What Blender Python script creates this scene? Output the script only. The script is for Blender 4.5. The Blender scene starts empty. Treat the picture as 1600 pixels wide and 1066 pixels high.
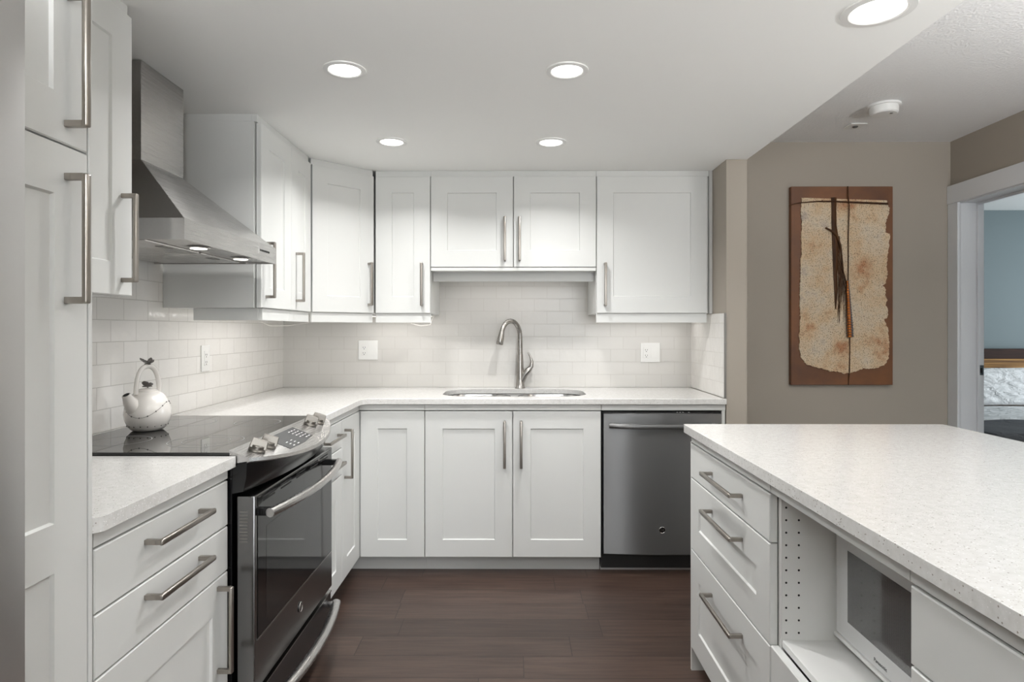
import bpy, bmesh, math, random
from mathutils import Vector, Matrix

random.seed(7)
PI = math.pi
R = math.radians
sc = bpy.context.scene
COL = sc.collection

# ------------------------------------------------------------------ camera
F = 980.0                                   # focal length in pixels of a 1600-wide frame
cam_d = bpy.data.cameras.new('camera')
cam = bpy.data.objects.new('camera', cam_d)
COL.objects.link(cam)
cam.location = (0.0, 0.0, 1.27)
cam.rotation_euler = (R(90), 0, 0.0051)
cam_d.sensor_width = 36.0
cam_d.lens = F / 1600 * 36
cam_d.shift_y = -18 / 1600
cam_d.clip_start = 0.05
cam_d.clip_end = 60
sc.camera = cam

# ------------------------------------------------------------------ view, world, daylight
sc.view_settings.view_transform = 'Standard'
sc.view_settings.look = 'None'
sc.view_settings.gamma = 1
sc.view_settings.use_curve_mapping = False
sc.view_settings.exposure = 0.0
sc.cycles.use_denoising = True
sc.cycles.max_bounces = 10
sc.cycles.diffuse_bounces = 6
sc.cycles.glossy_bounces = 5
sc.cycles.sample_clamp_indirect = 6
sc.cycles.caustics_reflective = False
sc.cycles.caustics_refractive = False

wld = bpy.data.worlds.new('world')
sc.world = wld
wld.use_nodes = True
bg = wld.node_tree.nodes['Background']
bg.inputs[0].default_value = (0.86, 0.93, 1.0, 1)
bg.inputs[1].default_value = 0.8


def area(name, loc, rot, sx, sy, power, color=(1, 1, 1), spread=180, shape='RECTANGLE'):
    d = bpy.data.lights.new(name, 'AREA')
    d.shape = shape
    d.size = sx
    if shape in ('RECTANGLE', 'ELLIPSE'):
        d.size_y = sy
    d.energy = power
    d.color = color
    d.spread = R(spread)
    o = bpy.data.objects.new(name, d)
    COL.objects.link(o)
    o.location = loc
    o.rotation_euler = rot
    return o


# daylight through the three windows of the living area behind the camera and through the bedroom window
area('window_daylight', (0.78, -3.95, 1.35), (R(90), 0, 0), 0.6, 2.1, 36, (0.95, 0.98, 1.0))
area('patio_daylight', (1.80, -3.95, 1.2), (R(90), 0, 0), 0.5, 2.1, 48, (0.95, 0.98, 1.0))
area('bedroom_daylight', (6.35, 4.3, 1.3), (R(97), 0, R(90)), 1.8, 1.4, 70, (0.87, 0.945, 1.0))
# added fill lamps without fixtures, aimed up to brighten kitchen and hall ceilings
area('kitchen_ceiling_fill', (-0.20, -0.65, 1.60), (R(180), 0, 0), 1.2, 0.8, 124, (0.97, 0.985, 1.0))
area('hall_ceiling_fill', (2.42, 0.9, 1.62), (R(180), 0, 0), 0.4, 0.8, 54, (0.97, 0.985, 1.0))

# ------------------------------------------------------------------ geometry helpers


class MB:
    """collects simple shapes in one bmesh"""

    def __init__(self):
        self.bm = bmesh.new()

    def box(self, x0, x1, y0, y1, z0, z1, b=0.0, seg=1):
        vs = [self.bm.verts.new(p) for p in ((x0, y0, z0), (x1, y0, z0), (x1, y1, z0), (x0, y1, z0),
                                             (x0, y0, z1), (x1, y0, z1), (x1, y1, z1), (x0, y1, z1))]
        fs = [self.bm.faces.new([vs[i] for i in q]) for q in
              ((3, 2, 1, 0), (4, 5, 6, 7), (0, 1, 5, 4), (1, 2, 6, 5), (2, 3, 7, 6), (3, 0, 4, 7))]
        if b > 0:
            es = list({e for f in fs for e in f.edges})
            bmesh.ops.bevel(self.bm, geom=es, offset=b, segments=seg, profile=0.5, affect='EDGES')
        return self

    def hexa(self, pts):
        vs = [self.bm.verts.new(p) for p in pts]
        for q in ((3, 2, 1, 0), (4, 5, 6, 7), (0, 1, 5, 4), (1, 2, 6, 5), (2, 3, 7, 6), (3, 0, 4, 7)):
            self.bm.faces.new([vs[i] for i in q])
        return self

    def quad(self, *pts):
        self.bm.faces.new([self.bm.verts.new(p) for p in pts])
        return self

    def rings(self, rings, cap0=True, cap1=True, closed=True):
        vr = [[self.bm.verts.new(p) for p in r] for r in rings]
        n = len(vr[0])
        for a, b in zip(vr[:-1], vr[1:]):
            for i in range(n if closed else n - 1):
                j = (i + 1) % n
                try:
                    self.bm.faces.new((a[i], a[j], b[j], b[i]))
                except ValueError:
                    pass
        if cap0:
            self.bm.faces.new(list(reversed(vr[0])))
        if cap1:
            self.bm.faces.new(vr[-1])
        return self

    def lathe(self, prof, c=(0, 0, 0), n=32, axis='z', cap0=True, cap1=True):
        rings = []
        for r, h in prof:
            ring = []
            for i in range(n):
                a = 2 * PI * i / n
                u, v = r * math.cos(a), r * math.sin(a)
                p = {'z': (u, v, h), 'y': (u, h, -v), 'x': (h, u, v)}[axis]
                ring.append((c[0] + p[0], c[1] + p[1], c[2] + p[2]))
            rings.append(ring)
        return self.rings(rings, cap0, cap1)

    def tube(self, pts, rad, n=12, cap=True, flat=1.0):
        pts = [Vector(p) for p in pts]
        m = len(pts)
        if not hasattr(rad, '__len__'):
            rad = [rad] * m
        t0 = (pts[1] - pts[0]).normalized()
        up = Vector((0, 0, 1)) if abs(t0.z) < 0.9 else Vector((0, 1, 0))
        nrm = (up - t0 * up.dot(t0)).normalized()
        rings = []
        for i, p in enumerate(pts):
            t = (pts[min(i + 1, m - 1)] - pts[max(i - 1, 0)]).normalized()
            nrm = (nrm - t * nrm.dot(t)).normalized()
            bn = t.cross(nrm)
            rings.append([tuple(p + (nrm * math.cos(2 * PI * k / n) + bn * math.sin(2 * PI * k / n) * flat) * rad[i])
                          for k in range(n)])
        return self.rings(rings, cap, cap)

    def prism(self, outline, z0, z1, holes=()):
        """horizontal slab with any outline and holes"""
        bm = self.bm
        loops = [outline] + list(holes)
        new_e, top_loops = [], []
        for lp in loops:
            vs = [bm.verts.new((x, y, z1)) for x, y in lp]
            top_loops.append(vs)
            for i in range(len(vs)):
                new_e.append(bm.edges.new((vs[i], vs[(i + 1) % len(vs)])))
        res = bmesh.ops.triangle_fill(bm, edges=new_e, use_beauty=True, use_dissolve=False)
        fs = [g for g in res['geom'] if isinstance(g, bmesh.types.BMFace)]
        vmap = {}
        for vs in top_loops:
            for v in vs:
                vmap[v] = bm.verts.new((v.co.x, v.co.y, z0))
        for f in fs:
            bm.faces.new([vmap[v] for v in reversed(f.verts)])
        for vs in top_loops:
            for i in range(len(vs)):
                a, b = vs[i], vs[(i + 1) % len(vs)]
                bm.faces.new((a, b, vmap[b], vmap[a]))
        bmesh.ops.recalc_face_normals(bm, faces=bm.faces)
        return self


ROOTM = {}


def setp(o, label=None, cat=None, group=None, kind=None):
    if label:
        o['label'] = label
    if cat:
        o['category'] = cat
    if group:
        o['group'] = group
    if kind:
        o['kind'] = kind
    return o


def thing(name, label, cat, loc=(0, 0, 0), rz=0.0, group=None):
    o = bpy.data.objects.new(name, None)
    o.empty_display_size = 0.05
    COL.objects.link(o)
    o.location = loc
    o.rotation_euler = (0, 0, rz)
    ROOTM[o.name] = Matrix.Translation(loc) @ Matrix.Rotation(rz, 4, 'Z')
    return setp(o, label, cat, group)


def obj(name, mb, mat, parent=None, world=False, ang=21, bev=0.0, bseg=2, label=None, recalc=True):
    """one mesh object; world=True: the shape was given in room coordinates"""
    if recalc:
        bmesh.ops.recalc_face_normals(mb.bm, faces=mb.bm.faces)
    me = bpy.data.meshes.new(name)
    mb.bm.to_mesh(me)
    mb.bm.free()
    o = bpy.data.objects.new(name, me)
    COL.objects.link(o)
    me.materials.append(mat)
    if parent is not None:
        o.parent = parent
        if world:
            r = parent
            while r.parent is not None:
                r = r.parent
            if r.name in ROOTM:
                me.transform(ROOTM[r.name].inverted())
    for p in me.polygons:
        p.use_smooth = True
    me.set_sharp_from_angle(angle=R(ang))
    if bev > 0:
        m = o.modifiers.new('edge', 'BEVEL')
        m.width = bev
        m.segments = bseg
        m.limit_method = 'ANGLE'
        m.angle_limit = R(40)
        m.harden_normals = True
    if label:
        o['label'] = label
    return o


def single(name, mb, mat, label, cat, group=None, **kw):
    """a thing that is one mesh: its origin goes to the middle of its foot"""
    o = obj(name, mb, mat, **kw)
    me = o.data
    xs = [v.co.x for v in me.vertices]
    ys = [v.co.y for v in me.vertices]
    zs = [v.co.z for v in me.vertices]
    c = Vector(((min(xs) + max(xs)) / 2, (min(ys) + max(ys)) / 2, min(zs)))
    me.transform(Matrix.Translation(-c))
    o.location = c
    return setp(o, label, cat, group)


def struct(name, mb, mat, **kw):
    o = obj(name, mb, mat, **kw)
    o['kind'] = 'structure'
    return o


def copy_tree(o, parent=None):
    c = o.copy()
    COL.objects.link(c)
    if parent is not None:
        c.parent = parent
    for ch in list(o.children):
        copy_tree(ch, c)
    return c


def text_obj(name, body, size, mat, parent, M, extrude=0.0003, label=None):
    cu = bpy.data.curves.new(name, 'FONT')
    cu.body = body
    cu.size = size
    cu.extrude = extrude
    cu.align_x = 'CENTER'
    cu.align_y = 'CENTER'
    o = bpy.data.objects.new(name, cu)
    COL.objects.link(o)
    cu.materials.append(mat)
    r = parent
    while r.parent is not None:
        r = r.parent
    if r.name in ROOTM:
        M = ROOTM[r.name].inverted() @ M
    dg = bpy.context.evaluated_depsgraph_get()
    me = bpy.data.meshes.new_from_object(o.evaluated_get(dg))
    bpy.data.objects.remove(o)
    o = bpy.data.objects.new(name, me)
    COL.objects.link(o)
    if not me.materials:
        me.materials.append(mat)
    o.parent = parent
    me.transform(M)
    if label:
        o['label'] = label
    return o


# ------------------------------------------------------------------ materials
def lin(r, g, b):
    def f(c):
        c /= 255.0
        return c / 12.92 if c <= 0.04045 else ((c + 0.055) / 1.055) ** 2.4
    return (f(r), f(g), f(b), 1.0)


def mat(name, rgb=(200, 200, 200), rough=0.5, metal=0.0, spec=0.5, emit=None, estr=0.0, aniso=0.0, coat=0.0):
    m = bpy.data.materials.new(name)
    m.use_nodes = True
    p = m.node_tree.nodes['Principled BSDF']
    p.inputs['Base Color'].default_value = lin(*rgb)
    p.inputs['Roughness'].default_value = rough
    p.inputs['Metallic'].default_value = metal
    p.inputs['Specular IOR Level'].default_value = spec
    if coat:
        p.inputs['Coat Weight'].default_value = coat
        p.inputs['Coat Roughness'].default_value = 0.05
    if emit:
        p.inputs['Emission Color'].default_value = lin(*emit)
        p.inputs['Emission Strength'].default_value = estr
    if aniso:
        p.inputs['Anisotropic'].default_value = aniso
    return m


def nd(m, t, **kw):
    n = m.node_tree.nodes.new(t)
    for k, v in kw.items():
        setattr(n, k, v)
    return n


def lk(m, a, b):
    m.node_tree.links.new(a, b)


def bsdf(m):
    return m.node_tree.nodes['Principled BSDF']


def coords(m, scale=(1, 1, 1), loc=(0, 0, 0), kind='Object'):
    tc = nd(m, 'ShaderNodeTexCoord')
    mp = nd(m, 'ShaderNodeMapping')
    mp.inputs['Scale'].default_value = scale
    mp.inputs['Location'].default_value = loc
    lk(m, tc.outputs[kind], mp.inputs['Vector'])
    return mp.outputs['Vector']


def bump(m, height, strength, dist=0.001, normal=None):
    b = nd(m, 'ShaderNodeBump')
    b.inputs['Strength'].default_value = strength
    b.inputs['Distance'].default_value = dist
    lk(m, height, b.inputs['Height'])
    if normal is not None:
        lk(m, normal, b.inputs['Normal'])
    lk(m, b.outputs['Normal'], bsdf(m).inputs['Normal'])
    return b.outputs['Normal']


def noise(m, vec, scale, detail=2, rough=0.5):
    n = nd(m, 'ShaderNodeTexNoise')
    n.inputs['Scale'].default_value = scale
    n.inputs['Detail'].default_value = detail
    n.inputs['Roughness'].default_value = rough
    if vec is not None:
        lk(m, vec, n.inputs['Vector'])
    return n


def ramp(m, fac, stops, interp='LINEAR'):
    r = nd(m, 'ShaderNodeValToRGB')
    r.color_ramp.interpolation = interp
    el = r.color_ramp.elements
    while len(el) < len(stops):
        el.new(0.5)
    for e, (pos, c) in zip(el, stops):
        e.position = pos
        e.color = c if len(c) == 4 else lin(*c)
    lk(m, fac, r.inputs['Fac'])
    return r.outputs['Color']


def mix(m, fac, a, b, blend='MIX'):
    n = nd(m, 'ShaderNodeMix', data_type='RGBA', blend_type=blend)
    for sock, v in ((n.inputs['Factor'], fac), (n.inputs[6], a), (n.inputs[7], b)):
        if isinstance(v, bpy.types.NodeSocket):
            lk(m, v, sock)
        else:
            sock.default_value = v
    return n.outputs[2]


def painted(name, rgb, rough, bscale=60, bstr=0.05):
    m = mat(name, rgb, rough)
    v = coords(m)
    n = noise(m, v, bscale, 3)
    bump(m, n.outputs['Fac'], bstr, 0.001)
    return m


def brushed(name, rgb, rough, axis, aniso=0.7, rot=0.25):
    """brushed metal: fine scratches along the axis; axis is the direction of the brushing"""
    m = mat(name, rgb, rough, 1.0, aniso=aniso)
    s = [1500, 1500, 1500]
    s['xyz'.index(axis)] = 6
    v = coords(m, tuple(s))
    n = noise(m, v, 1.0, 2)
    mr = nd(m, 'ShaderNodeMapRange')
    mr.inputs['To Min'].default_value = rough * 0.75
    mr.inputs['To Max'].default_value = rough * 1.3
    lk(m, n.outputs['Fac'], mr.inputs['Value'])
    lk(m, mr.outputs['Result'], bsdf(m).inputs['Roughness'])
    bump(m, n.outputs['Fac'], 0.02, 0.0003)
    if aniso:
        t = nd(m, 'ShaderNodeTangent', direction_type='RADIAL', axis='Z')
        lk(m, t.outputs['Tangent'], bsdf(m).inputs['Tangent'])
        bsdf(m).inputs['Anisotropic Rotation'].default_value = rot
    return m


M_CAB = painted('white_lacquer', (211, 212, 210), 0.34, 40, 0.03)
M_CARC = mat('white_melamine', (222, 222, 220), 0.45)
M_KICK = mat('grey_white_plinth', (192, 192, 190), 0.5)
M_HANDLE = brushed('brushed_nickel', (158, 152, 145), 0.30, 'z', 0.0)
M_STEEL = brushed('brushed_steel', (190, 188, 186), 0.26, 'y', 0.6)
M_STEELDW = brushed('brushed_dark_steel', (122, 122, 122), 0.35, 'x', 0.95)
M_FRIDGE = brushed('brushed_fridge_steel', (205, 204, 203), 0.36, 'y', 0.5)
M_CHROME = mat('satin_chrome', (180, 178, 175), 0.22, 1.0)
M_KNOB = mat('satin_knob_steel', (128, 124, 118), 0.36, 1.0)
M_SINK = mat('sink_steel', (190, 190, 190), 0.22, 1.0)
M_FAUCET = mat('brushed_faucet', (158, 155, 151), 0.24, 1.0)
M_BLACK = mat('black_enamel', (10, 10, 11), 0.22)
M_BLACKMATTE = mat('black_gap', (8, 8, 8), 0.6)
M_GLASSTOP = mat('black_ceramic_glass', (9, 9, 10), 0.03, spec=0.7)
M_OVENGLASS = mat('dark_oven_glass', (10, 10, 11), 0.05, spec=0.45)
M_DOORSTEEL = brushed('dark_door_steel', (120, 119, 119), 0.2, 'y', 0.5)
M_RING = mat('printed_burner_ring', (150, 150, 150), 0.3)
M_DISPLAY = mat('dark_display_glass', (40, 41, 43), 0.12)
M_PRINT = mat('pale_printed_marks', (190, 190, 190), 0.4)
M_DARKPRINT = mat('dark_print', (60, 60, 62), 0.5)
M_PLASTIC = mat('white_plastic', (232, 232, 230), 0.3)
M_SLOT = mat('dark_slot', (60, 58, 56), 0.6)
M_HOLE = mat('dark_hole', (22, 22, 22), 0.8)
M_TRIMW = mat('white_trim_paint', (222, 224, 227), 0.4)
M_LAMP = mat('lamp_lens', (255, 255, 255), 0.4, emit=(255, 252, 246), estr=5.0)
M_LED = mat('led_strip_lens', (255, 255, 255), 0.4, emit=(255, 246, 236), estr=1.5)
M_HOODLAMP = mat('hood_lamp_lens', (255, 255, 255), 0.4, emit=(255, 250, 240), estr=4.0)
M_EDGE = mat('grey_edge_strip', (118, 116, 112), 0.4, 0.6)
M_KETTLE = mat('cream_enamel', (226, 222, 217), 0.22, coat=0.5)
M_KETTLEDARK = mat('pewter', (110, 107, 104), 0.35, 0.8)
M_DOT = mat('dark_painted_dots', (70, 66, 64), 0.5)
M_CORD = mat('white_cord', (215, 212, 208), 0.5)
M_SCREW = mat('latch_steel', (150, 155, 160), 0.3, 1.0)

M_WALL = painted('taupe_wall_paint', (162, 154, 143), 0.6, 250, 0.06)
M_BEDWALL = painted('grey_bedroom_paint', (121, 134, 137), 0.65, 250, 0.06)
M_CEIL = painted('smooth_white_ceiling', (246, 246, 244), 0.75, 90, 0.02)
M_LIVING = painted('white_living_paint', (225, 224, 220), 0.7, 200, 0.04)
M_CARPET = painted('beige_carpet', (150, 142, 132), 0.9, 300, 0.5)


def make_popcorn():
    m = mat('textured_ceiling', (240, 240, 240), 0.85)
    v = coords(m)
    a = noise(m, v, 120, 2, 0.6)
    vo = nd(m, 'ShaderNodeTexVoronoi')
    vo.inputs['Scale'].default_value = 90
    lk(m, v, vo.inputs['Vector'])
    mx = mix(m, 0.5, a.outputs['Color'], vo.outputs['Distance'])
    bump(m, mx, 0.55, 0.006)
    return m


M_POP = make_popcorn()


def make_tile(name, axis, bw, phase, c1, c2, mort, bmp, rough=0.12):
    """glazed 3 by 6 inch wall tile in running bond; axis is the horizontal direction of the wall"""
    m = mat(name, (232, 230, 227), 0.12)
    tc = nd(m, 'ShaderNodeTexCoord')
    sp = nd(m, 'ShaderNodeSeparateXYZ')
    lk(m, tc.outputs['Object'], sp.inputs[0])
    cb = nd(m, 'ShaderNodeCombineXYZ')
    a1 = nd(m, 'ShaderNodeMath', operation='ADD')
    a1.inputs[1].default_value = phase
    lk(m, sp.outputs[axis], a1.inputs[0])
    a2 = nd(m, 'ShaderNodeMath', operation='ADD')
    a2.inputs[1].default_value = -0.913
    lk(m, sp.outputs['Z'], a2.inputs[0])
    lk(m, a1.outputs[0], cb.inputs[0])
    lk(m, a2.outputs[0], cb.inputs[1])
    br = nd(m, 'ShaderNodeTexBrick')
    br.offset = 0.5
    br.offset_frequency = 2
    lk(m, cb.outputs[0], br.inputs['Vector'])
    br.inputs['Scale'].default_value = 1.0
    br.inputs['Mortar Size'].default_value = 0.0013
    br.inputs['Mortar Smooth'].default_value = 0.2
    br.inputs['Bias'].default_value = 0.0
    br.inputs['Brick Width'].default_value = bw
    br.inputs['Row Height'].default_value = 0.0782
    br.inputs['Color1'].default_value = lin(*c1)
    br.inputs['Color2'].default_value = lin(*c2)
    br.inputs['Mortar'].default_value = lin(*mort)
    lk(m, br.outputs['Color'], bsdf(m).inputs['Base Color'])
    # every tile is a little uneven, each in its own way
    ofs = nd(m, 'ShaderNodeVectorMath', operation='ADD')
    lk(m, tc.outputs['Object'], ofs.inputs[0])
    sclv = nd(m, 'ShaderNodeVectorMath', operation='SCALE')
    sclv.inputs['Scale'].default_value = 9.0
    lk(m, br.outputs['Color'], sclv.inputs[0])
    lk(m, sclv.outputs[0], ofs.inputs[1])
    n = noise(m, ofs.outputs[0], 22, 2, 0.5)
    inv = nd(m, 'ShaderNodeMath', operation='MULTIPLY_ADD')
    inv.inputs[1].default_value = -1.2
    lk(m, br.outputs['Fac'], inv.inputs[0])
    lk(m, n.outputs['Fac'], inv.inputs[2])
    bump(m, inv.outputs[0], bmp, 0.0035)
    rg = nd(m, 'ShaderNodeMapRange')
    rg.inputs['To Min'].default_value = rough
    rg.inputs['To Max'].default_value = 0.6
    lk(m, br.outputs['Fac'], rg.inputs['Value'])
    lk(m, rg.outputs['Result'], bsdf(m).inputs['Roughness'])
    return m


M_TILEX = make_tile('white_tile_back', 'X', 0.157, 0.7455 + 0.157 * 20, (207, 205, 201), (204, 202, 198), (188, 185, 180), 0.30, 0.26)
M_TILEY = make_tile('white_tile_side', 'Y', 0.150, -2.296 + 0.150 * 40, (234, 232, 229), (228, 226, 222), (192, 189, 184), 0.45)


def make_quartz():
    m = mat('speckled_quartz', (226, 224, 220), 0.16)
    v = coords(m)
    base = noise(m, v, 60, 3, 0.6)
    col = ramp(m, base.outputs['Fac'], [(0.3, (205, 204, 201)), (0.7, (217, 216, 214))])
    for sc_, thr, rad, c in ((190, 0.08, 0.27, (150, 144, 137)), (340, 0.13, 0.32, (174, 169, 163)),
                             (250, 0.12, 0.35, (232, 231, 230))):
        vo = nd(m, 'ShaderNodeTexVoronoi')
        vo.inputs['Scale'].default_value = sc_
        lk(m, v, vo.inputs['Vector'])
        sp = nd(m, 'ShaderNodeSeparateColor')
        lk(m, vo.outputs['Color'], sp.inputs[0])
        a = nd(m, 'ShaderNodeMath', operation='LESS_THAN')
        a.inputs[1].default_value = thr
        lk(m, sp.outputs[0], a.inputs[0])
        b = nd(m, 'ShaderNodeMath', operation='LESS_THAN')
        b.inputs[1].default_value = rad
        lk(m, vo.outputs['Distance'], b.inputs[0])
        f = nd(m, 'ShaderNodeMath', operation='MULTIPLY')
        lk(m, a.outputs[0], f.inputs[0])
        lk(m, b.outputs[0], f.inputs[1])
        col = mix(m, f.outputs[0], col, lin(*c))
    lk(m, col, bsdf(m).inputs['Base Color'])
    return m


M_QUARTZ = make_quartz()


def make_floor():
    m = mat('dark_plank_floor', (60, 48, 42), 0.38)
    tc = nd(m, 'ShaderNodeTexCoord')
    sp = nd(m, 'ShaderNodeSeparateXYZ')
    lk(m, tc.outputs['Object'], sp.inputs[0])
    yy = nd(m, 'ShaderNodeMath', operation='ADD')
    yy.inputs[1].default_value = -3.058 + 0.155 * 60
    lk(m, sp.outputs['Y'], yy.inputs[0])
    row = nd(m, 'ShaderNodeMath', operation='DIVIDE')
    row.inputs[1].default_value = 0.155
    lk(m, yy.outputs[0], row.inputs[0])
    fl = nd(m, 'ShaderNodeMath', operation='FLOOR')
    lk(m, row.outputs[0], fl.inputs[0])
    wn = nd(m, 'ShaderNodeTexWhiteNoise', noise_dimensions='1D')
    lk(m, fl.outputs[0], wn.inputs['W'])
    xo = nd(m, 'ShaderNodeMath', operation='MULTIPLY_ADD')
    xo.inputs[1].default_value = 3.0
    lk(m, wn.outputs['Value'], xo.inputs[0])
    xs = nd(m, 'ShaderNodeMath', operation='ADD')
    xs.inputs[1].default_value = 20.0
    lk(m, sp.outputs['X'], xs.inputs[0])
    lk(m, xs.outputs[0], xo.inputs[2])
    cb = nd(m, 'ShaderNodeCombineXYZ')
    lk(m, xo.outputs[0], cb.inputs[0])
    lk(m, yy.outputs[0], cb.inputs[1])
    br = nd(m, 'ShaderNodeTexBrick')
    br.offset = 0.0
    lk(m, cb.outputs[0], br.inputs['Vector'])
    br.inputs['Scale'].default_value = 1.0
    br.inputs['Mortar Size'].default_value = 0.0017
    br.inputs['Mortar Smooth'].default_value = 0.1
    br.inputs['Brick Width'].default_value = 0.85
    br.inputs['Row Height'].default_value = 0.155
    br.inputs['Color1'].default_value = (0, 0, 0, 1)
    br.inputs['Color2'].default_value = (1, 1, 1, 1)
    br.inputs['Mortar'].default_value = (0.5, 0.5, 0.5, 1)
    mp = nd(m, 'ShaderNodeMapping')
    mp.inputs['Scale'].default_value = (3.5, 55, 1)
    lk(m, cb.outputs[0], mp.inputs['Vector'])
    ad = nd(m, 'ShaderNodeVectorMath', operation='ADD')
    lk(m, mp.outputs[0], ad.inputs[0])
    s9 = nd(m, 'ShaderNodeVectorMath', operation='SCALE')
    s9.inputs['Scale'].default_value = 13
    lk(m, br.outputs['Color'], s9.inputs[0])
    lk(m, s9.outputs[0], ad.inputs[1])
    g = noise(m, ad.outputs[0], 1.0, 5, 0.62)
    g.inputs['Distortion'].default_value = 0.6
    grain = ramp(m, g.outputs['Fac'], [(0.28, (50, 37, 31)), (0.5, (69, 54, 47)), (0.75, (86, 69, 60))])
    tint = mix(m, br.outputs['Color'], lin(205, 200, 198), lin(255, 252, 250))
    col = mix(m, 1.0, grain, tint, 'MULTIPLY')
    col = mix(m, br.outputs['Fac'], col, lin(26, 19, 16))
    lk(m, col, bsdf(m).inputs['Base Color'])
    h = nd(m, 'ShaderNodeMath', operation='MULTIPLY_ADD')
    h.inputs[1].default_value = -3.0
    lk(m, br.outputs['Fac'], h.inputs[0])
    lk(m, g.outputs['Fac'], h.inputs[2])
    bump(m, h.outputs[0], 0.25, 0.0012)
    return m


M_FLOOR = make_floor()


def make_wood(name, dark, light, sx=2.0, sz=30.0):
    m = mat(name, dark, 0.6, spec=0.2)
    v = coords(m, (sx, sz, sz))
    n = noise(m, v, 1.0, 4, 0.6)
    n.inputs['Distortion'].default_value = 1.2
    col = ramp(m, n.outputs['Fac'], [(0.3, dark), (0.7, light)])
    lk(m, col, bsdf(m).inputs['Base Color'])
    return m


M_HEADDARK = make_wood('dark_headboard_wood', (38, 22, 16), (60, 36, 26))
M_HEADBAND = make_wood('striped_headboard_wood', (70, 40, 22), (196, 150, 92), 1.2, 45)


def make_fabric(name, rgb, scale, strength, dist):
    m = mat(name, rgb, 0.85)
    v = coords(m, (1.0, 1.6, 2.2))
    n = noise(m, v, scale, 4, 0.55)
    n.inputs['Distortion'].default_value = 1.0
    bump(m, n.outputs['Fac'], strength, dist)
    return m


M_LINEN = make_fabric('white_crumpled_linen', (232, 232, 232), 7, 0.9, 0.05)
M_BLANKET = make_fabric('charcoal_blanket', (84, 85, 88), 12, 0.7, 0.03)


def make_rust():
    m = mat('rust_brown_panel', (104, 68, 45), 0.5)
    v = coords(m)
    n = noise(m, v, 3.2, 4, 0.6)
    col = ramp(m, n.outputs['Fac'], [(0.25, (78, 52, 44)), (0.5, (112, 72, 44)), (0.75, (132, 84, 48))])
    lk(m, col, bsdf(m).inputs['Base Color'])
    return m


def make_paper():
    m = mat('handmade_bark_paper', (214, 194, 160), 0.9)
    v = coords(m)
    a = noise(m, v, 6, 3, 0.6)
    col = ramp(m, a.outputs['Fac'], [(0.32, (186, 136, 100)), (0.46, (216, 190, 156)), (0.62, (218, 202, 178)), (0.75, (186, 172, 160))])
    b = noise(m, v, 170, 3, 0.7)
    fleck = ramp(m, b.outputs['Fac'], [(0.36, (96, 70, 52)), (0.47, (255, 255, 255))])
    col = mix(m, 0.75, col, fleck, 'MULTIPLY')
    lk(m, col, bsdf(m).inputs['Base Color'])
    c = noise(m, v, 110, 4, 0.6)
    bump(m, c.outputs['Fac'], 0.8, 0.006)
    return m


M_RUST = make_rust()
M_PAPER = make_paper()
M_TWIG = make_wood('dark_twig', (44, 26, 16), (82, 52, 30), 30, 30)
M_FIBRE = make_wood('brown_palm_fibre', (42, 26, 15), (92, 60, 34), 40, 4)
M_COPPER = mat('copper_wrap', (170, 100, 44), 0.35, 0.7)
M_SLATE = mat('slate_wrap', (84, 82, 86), 0.45, 0.3)


def make_mesh_glass():
    """microwave window: dark screen of tiny holes behind glass"""
    m = mat('screened_glass', (84, 84, 84), 0.06, spec=0.7)
    v = coords(m)
    sp = nd(m, 'ShaderNodeSeparateXYZ')
    lk(m, v, sp.inputs[0])
    outs = []
    for ax in ('Y', 'Z'):
        s = nd(m, 'ShaderNodeMath', operation='MULTIPLY')
        s.inputs[1].default_value = 2 * PI / 0.0032
        lk(m, sp.outputs[ax], s.inputs[0])
        q = nd(m, 'ShaderNodeMath', operation='SINE')
        lk(m, s.outputs[0], q.inputs[0])
        outs.append(q.outputs[0])
    p = nd(m, 'ShaderNodeMath', operation='ADD')
    lk(m, outs[0], p.inputs[0])
    lk(m, outs[1], p.inputs[1])
    col = ramp(m, p.outputs[0], [(0.35, (92, 92, 92)), (0.75, (38, 38, 38))])
    lk(m, col, bsdf(m).inputs['Base Color'])
    return m


M_SCREEN = make_mesh_glass()

# ------------------------------------------------------------------ measured planes of the room (metres; camera stands over the origin)
WALLX = -1.445      # wall behind the range
TILEX = -1.437      # face of its tiles
WALLY = 3.890       # wall behind the sink
TILEY = 3.880
BASEY = 3.250       # fronts of the sink run
RUNX = -0.807       # fronts of the range run
UPY = 3.463         # fronts of the wall units above the sink
UPX = -1.040        # fronts of the wall units beside the hood
CT, CB = 0.913, 0.883
SOF = 2.150
HALL = 2.430
HALLX = 2.690
NEAR = -4.0

# ------------------------------------------------------------------ setting
struct('floor', MB().box(-1.6, HALLX + 0.06, NEAR - 0.1, WALLY + 0.06, -0.06, 0), M_FLOOR)
struct('floor_bedroom', MB().box(HALLX + 0.06, 6.6, 0.4, 6.3, -0.06, 0), M_CARPET)
struct('wall_left', MB().box(WALLX - 0.12, WALLX, NEAR - 0.1, WALLY, 0, HALL), M_WALL)
struct('wall_back', MB().box(WALLX - 0.12, HALLX + 0.135, WALLY, WALLY + 0.12, 0, HALL), M_WALL)
struct('wall_return', MB().box(1.092, 1.198, BASEY, WALLY, 0, SOF), M_WALL)
rw = MB().box(HALLX, HALLX + 0.135, NEAR - 0.1, 2.97, 0, HALL)
rw.box(HALLX, HALLX + 0.135, 2.97, 3.815, 2.05, HALL)
rw.box(HALLX, HALLX + 0.135, 3.815, WALLY, 0, HALL)
struct('wall_right', rw, M_WALL)
fw = MB()
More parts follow.
